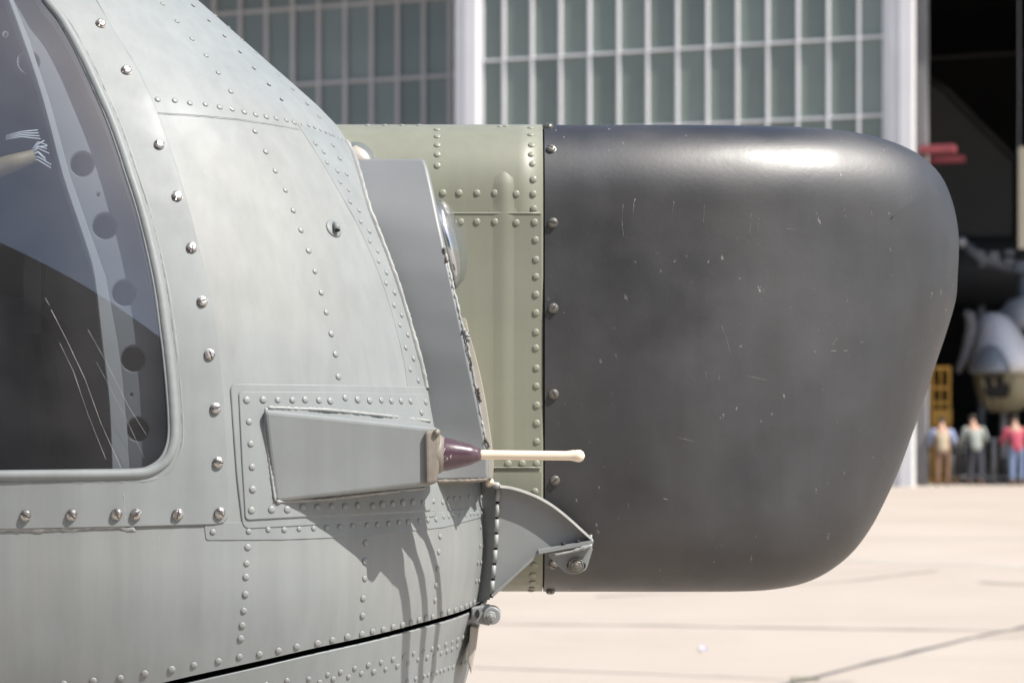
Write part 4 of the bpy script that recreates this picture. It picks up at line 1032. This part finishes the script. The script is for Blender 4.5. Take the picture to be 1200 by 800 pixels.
M['yel'] = mat('yellow_paint', (0.50, 0.27, 0.03), 0.5, var=0.15, vscale=3)
t = empty('mast_lift', gp(1102, 52.6)); tag(t, 'tall yellow maintenance lift mast standing behind person in tan vest', 'lift')
for x in (-.21, .0, .21): b = MB(); b.box((x, 0, 1.5), (.075 if x else .05, .09, 2.76)); b.build('mast_rail', 'yel', t)
for z in (2.84, 2.35, 1.98, .75, .35): b = MB(); b.box((0, 0.01, z), (.50, .07, .09)); b.build('crossbar', 'yel', t)
b = MB(); b.box((0, -.07, 1.62), (.52, .14, .40)); b.build('control_box', 'yel', t, bevel=.02)
b = MB(); b.box((0, 0, .09), (.7, .8, .12)); b.build('base', 'yel', t)
for x in (-.3, .3):
    for y in (-.3, .3): b = MB(); b.lathe((x - .02, y, .05), (1, 0, 0), [(0, .05), (.04, .05)], 12); b.build('caster', 'rubber', t)

# white-nosed helicopter inside
M['hw'] = mat('white_gloss', (0.85, 0.85, 0.87), 0.35, var=0.04, vscale=2)
M['hg'] = mat('nose_grey', (0.22, 0.25, 0.29), 0.45, var=0.05, vscale=2)
M['hbeige'] = mat('beige_panel', (0.42, 0.38, 0.25), 0.55, var=0.12, vscale=3)
DH = 52.6; kk = DH / FPX
t = empty('stored_helicopter', gp(1172, DH + 1.5)); tag(t, 'white nosed helicopter parked inside the dark hangar behind the barrier', 'helicopter')
def lp(px, py, dy=0): p = PX(px, py, DH + dy); return p - t.location
def blob(name, sec, m, seg=28):
    """sec: list of (centre, rx, rz, tilt) rings"""
    vs = []; fs = []
    for c, rx_, rz_ in sec:
        for k in range(seg):
            a = 2 * math.pi * k / seg; vs.append(Vector(c) + Vector((rx_ * math.cos(a), 0, rz_ * math.sin(a))))
    n = len(sec); fs = [(i * seg + k, i * seg + (k + 1) % seg, (i + 1) * seg + (k + 1) % seg, (i + 1) * seg + k) for i in range(n - 1) for k in range(seg)]
    fs += [tuple(range(seg)), tuple((n - 1) * seg + k for k in range(seg))]
    b = MB(); b.add(vs, fs); return b.build(name, m, t, True)
# nose hood: cone-like shell, tip to upper left, stacked horizontal rings leaning right
def rings_z(name, rows, m, seg=30, parent=None, mtx=None):
    vs = []; 
    for px, py, rx_, ry_, dy in rows:
        c = lp(px, py, dy)
        for k in range(seg): a = 2 * math.pi * k / seg; vs.append(c + Vector((rx_ * kk * math.cos(a), ry_ * math.sin(a), 0)))
    n = len(rows); fs = [(i * seg + k, i * seg + (k + 1) % seg, (i + 1) * seg + (k + 1) % seg, (i + 1) * seg + k) for i in range(n - 1) for k in range(seg)]
    fs += [tuple(range(seg)), tuple((n - 1) * seg + k for k in range(seg))]
    b = MB(); b.add(vs, fs); return b.build(name, m, parent or t, True)
rings_z('nose_hood', [(1162, 366, 2, .1, 1.6), (1163, 367.5, 9, .4, 1.5), (1164, 372, 16, .7, 1.4), (1166, 382, 22, 1.0, 1.3), (1170, 398, 29, 1.3, 1.2), (1174, 415, 36, 1.5, 1.1), (1177, 427, 41, 1.6, 1.1), (1178, 434, 42, 1.55, 1.1), (1178, 438, 38, 1.4, 1.1)], 'hw')
rings_z('nose_shading', [(1160, 404, 3, .2, -.06), (1160, 407, 8, .5, -.12), (1160, 414, 13, .8, -.18), (1160.5, 424, 17, 1.0, -.24), (1161, 433, 20, 1.1, -.3), (1161, 437, 19, 1.0, -.3)], 'hg')  # grey shading of the white nose, built as a separate piece
rings_z('cockpit_shell', [(1178, 438, 37, 1.3, 1.2), (1178, 450, 35, 1.3, 1.2), (1178, 465, 31, 1.2, 1.25), (1177, 476, 25, 1.0, 1.3), (1176, 483, 15, .6, 1.4)], 'hbeige')
b = MB(); b.prism([lp(1152, 441, -.15), lp(1178, 441, -.18), lp(1184, 455, -.15), (lp(1180, 466, -.12)), lp(1158, 466, -.1), lp(1152, 455, -.12)], (0, .1, 0)); b.build('chin_window', 'gap', t)
for px in (1150, 1164, 1178, 1190): b = MB(); b.tube([lp(px, 440, -.2), lp(px * .6 + 1176 * .4, 478, .05)], .025, 6); b.build('window_bar', 'hbeige', t, True)
rings_z('engine_cowl', [(1205, 346, 6, .4, 3.2), (1204, 352, 22, 1.0, 3.2), (1204, 364, 33, 1.4, 3.2), (1204, 378, 36, 1.5, 3.2), (1204, 386, 33, 1.4, 3.2)], 'hw')
b = MB(); b.box(lp(1215, 420, 4.8), (1.3, 3.4, 1.6)); b.build('cabin', 'hg', t, bevel=.3)
b = MB(); b.lathe(lp(1204, 346, 3.2), (0, 0, 1), [(0, .25), (.55, .22), (.6, .5), (.85, .5), (.9, .2)], 14); b.build('rotor_mast', 'hg', t)
M['bcov'] = mat('blade_cover_grey', (0.14, 0.14, 0.145), 0.7, var=0.1, vscale=3)
M['hub'] = mat('rotor_hub_grey', (0.16, 0.17, 0.19), 0.5, metal=0.2, var=0.1, vscale=3)
for px, py, sx_, sz_ in ((1148, 298, 12, 10), (1164, 302, 14, 16), (1181, 306, 14, 8), (1149, 311, 10, 5), (1182, 296, 13, 7), (1197, 307, 6, 5)):
    b = MB(); b.box(lp(px, py, 3.0), (sx_ * kk, .3, sz_ * kk)); b.build('rotor_head_fitting', 'hub', t, bevel=.05)
b = MB(); b.tube([lp(1124, 282, 3), lp(1150, 304, 3), lp(1204, 318, 3.2)], .16, 8); b.build('rotor_arm', 'hub', t, True)
b = MB(); b.lathe(lp(1126, 284, 2.6), (0, -1, 0), [(0, .13), (.1, .13), (.14, .08)], 12); b.build('rotor_cap', 'barr', t, True)
b = MB(); b.tube([lp(1130, 366, .4), lp(1137, 369, .4), lp(1138, 385, .4), lp(1134, 405, .4), lp(1129, 422, .4), lp(1122, 436, .4)], [.1, .14, .14, .13, .12, .09], 10); b.build('blade_cover', 'bcov', t, True)
for x in (1176, 1215):
    b = MB(); b.tube([lp(x, 476, 1.6), Vector((lp(x, 476, 1.6).x, lp(x, 476, 1.6).y, .3))], .09, 10); b.build('gear_leg', 'barr', t, True)
    p = Vector((lp(x, 476, 1.6).x, lp(x, 476, 1.6).y, .3)); b = MB(); b.lathe(p - Vector((.12, 0, 0)), (1, 0, 0), [(0, .2), (.04, .3), (.2, .3), (.24, .2)], 18); b.build('wheel', 'rubber', t, True)

# big dark aircraft deeper inside
M['bigdark'] = mat('dark_grey_aircraft', (0.055, 0.055, 0.055), 0.6, var=0.1, vscale=1)
DT = 66.0
t = empty('stored_aircraft', gp(1185, DT)); tag(t, 'dark grey aircraft with tall swept tail fin deep inside the hangar', 'aircraft')
def tp(px, py, dy=0): return PX(px, py, DT + dy) - t.location
b = MB(); b.prism([tp(1070, 92), tp(1096, 97), tp(1115, 112), tp(1140, 138), tp(1170, 168), tp(1188, 188), tp(1188, 284), tp(1160, 283), (tp(1120, 274)), tp(1070, 270)], (0, .25, 0)); b.build('tail_fin', 'bigdark', t, bevel=.06)
b = MB(); b.tube([tp(1088, 92, -.1), tp(1110, 106, -.1), tp(1140, 137, -.1), tp(1170, 167, -.1), tp(1190, 187, -.1)], .10, 8); b.build('fin_leading_edge', 'bigdark', t, True)
b = MB(); b.tube([tp(1060, 318, .2), tp(1120, 318, .2), tp(1260, 316, .2), tp(1300, 312, .2)], [.6, 1.1, 1.1, .4], 20); b.build('fuselage', 'bigdark', t, True)
for px in (1150, 1230):
    p = tp(px, 335, .2); b = MB(); b.tube([p, (p.x, p.y, .35)], .12, 8); b.build('gear_leg', 'barr', t, True)
    b = MB(); b.lathe((p.x - .15, p.y, .4), (1, 0, 0), [(0, .3), (.05, .4), (.25, .4), (.3, .3)], 16); b.build('wheel', 'rubber', t, True)
M['beige'] = mat('beige_banner', (0.55, 0.50, 0.38), 0.7, var=0.05, vscale=2)
t = empty('hanging_banner', PX(1203, 292, 52.4)); tag(t, 'narrow beige banner hanging in the hangar opening at right frame edge', 'banner')
b = MB(); b.box((0, 0, 1.26), (.40, .02, 2.5)); b.build('cloth', 'beige', t)
for x in (-.18, .18): b = MB(); b.tube([(x, 0, 2.5), (x, 0, 17.05 - PX(1203, 292, 52.4).z)], .012, 6); b.build('rope', 'barr', t)

# litter on the apron
M['paper'] = mat('litter_white', (0.72, 0.72, 0.78), 0.6, var=0.1, vscale=30); M['paperb'] = mat('litter_blue', (0.22, 0.24, 0.5), 0.6, var=0.1, vscale=30)
p = gpt(823, 763); t = empty('paper_scrap', p); tag(t, 'small crumpled white and blue paper scrap lying on the concrete apron', 'litter')
def crumple(name, c, r, m):
    bm = bmesh.new(); bmesh.ops.create_icosphere(bm, subdivisions=2, radius=r)
    for v in bm.verts: v.co *= random.uniform(.65, 1.15); v.co.z *= .7
    me = bpy.data.meshes.new(name); bm.to_mesh(me); bm.free(); o = link(name, me, m, t, False); o.location = c
crumple('paper_wad', (-.008, 0, .02), .024, 'paper'); crumple('blue_corner', (.018, .004, .022), .018, 'paperb')
M['weed'] = mat('weed_green', (0.10, 0.13, 0.04), 0.7, var=0.3, vscale=40)
b = MB()
for k in range(120):
    p = gpt(random.uniform(925, 960), random.uniform(794, 799)); h = random.uniform(.008, .022); a = random.uniform(0, 6.3)
    d = Vector((math.cos(a), math.sin(a), 0)); b.add([p + d * .003, p - d * .003, p + Vector((d.y, d.x, 0)) * h * .8 + Vector((0, 0, h))], [(0, 1, 2)])
tag(b.build('joint_weeds', 'weed'), 'small green weeds growing in the apron joint', 'weeds', kind='stuff')

# ------------------------------------------------------------------ unseen hangar, added to darken the cockpit window's reflection
M['opp'] = mat('dark_cladding', (0.018, 0.021, 0.024), 0.85, var=0.2, vscale=0.3, spec=0.2)
t = empty('reflection_hangar', (-8, -27, 0)); tag(t, 'unseen dark gabled hangar added behind the camera to darken the window reflection', 'hangar')
b = MB(); b.box((0, 0, 6.0), (64, 8, 12.0)); b.build('wall', 'opp', t)
b = MB(); b.prism([(-34, 4.6, 12.01), (34, 4.6, 12.01), (-6, 4.6, 18.5)], (0, -9.2, 0)); b.build('roof', 'opp', t)
for k in range(6): b = MB(); b.box((-25 + k * 10, 4.03, 4.5), (9.4, .05, 9)); b.build('door_leaf', 'opp', t)
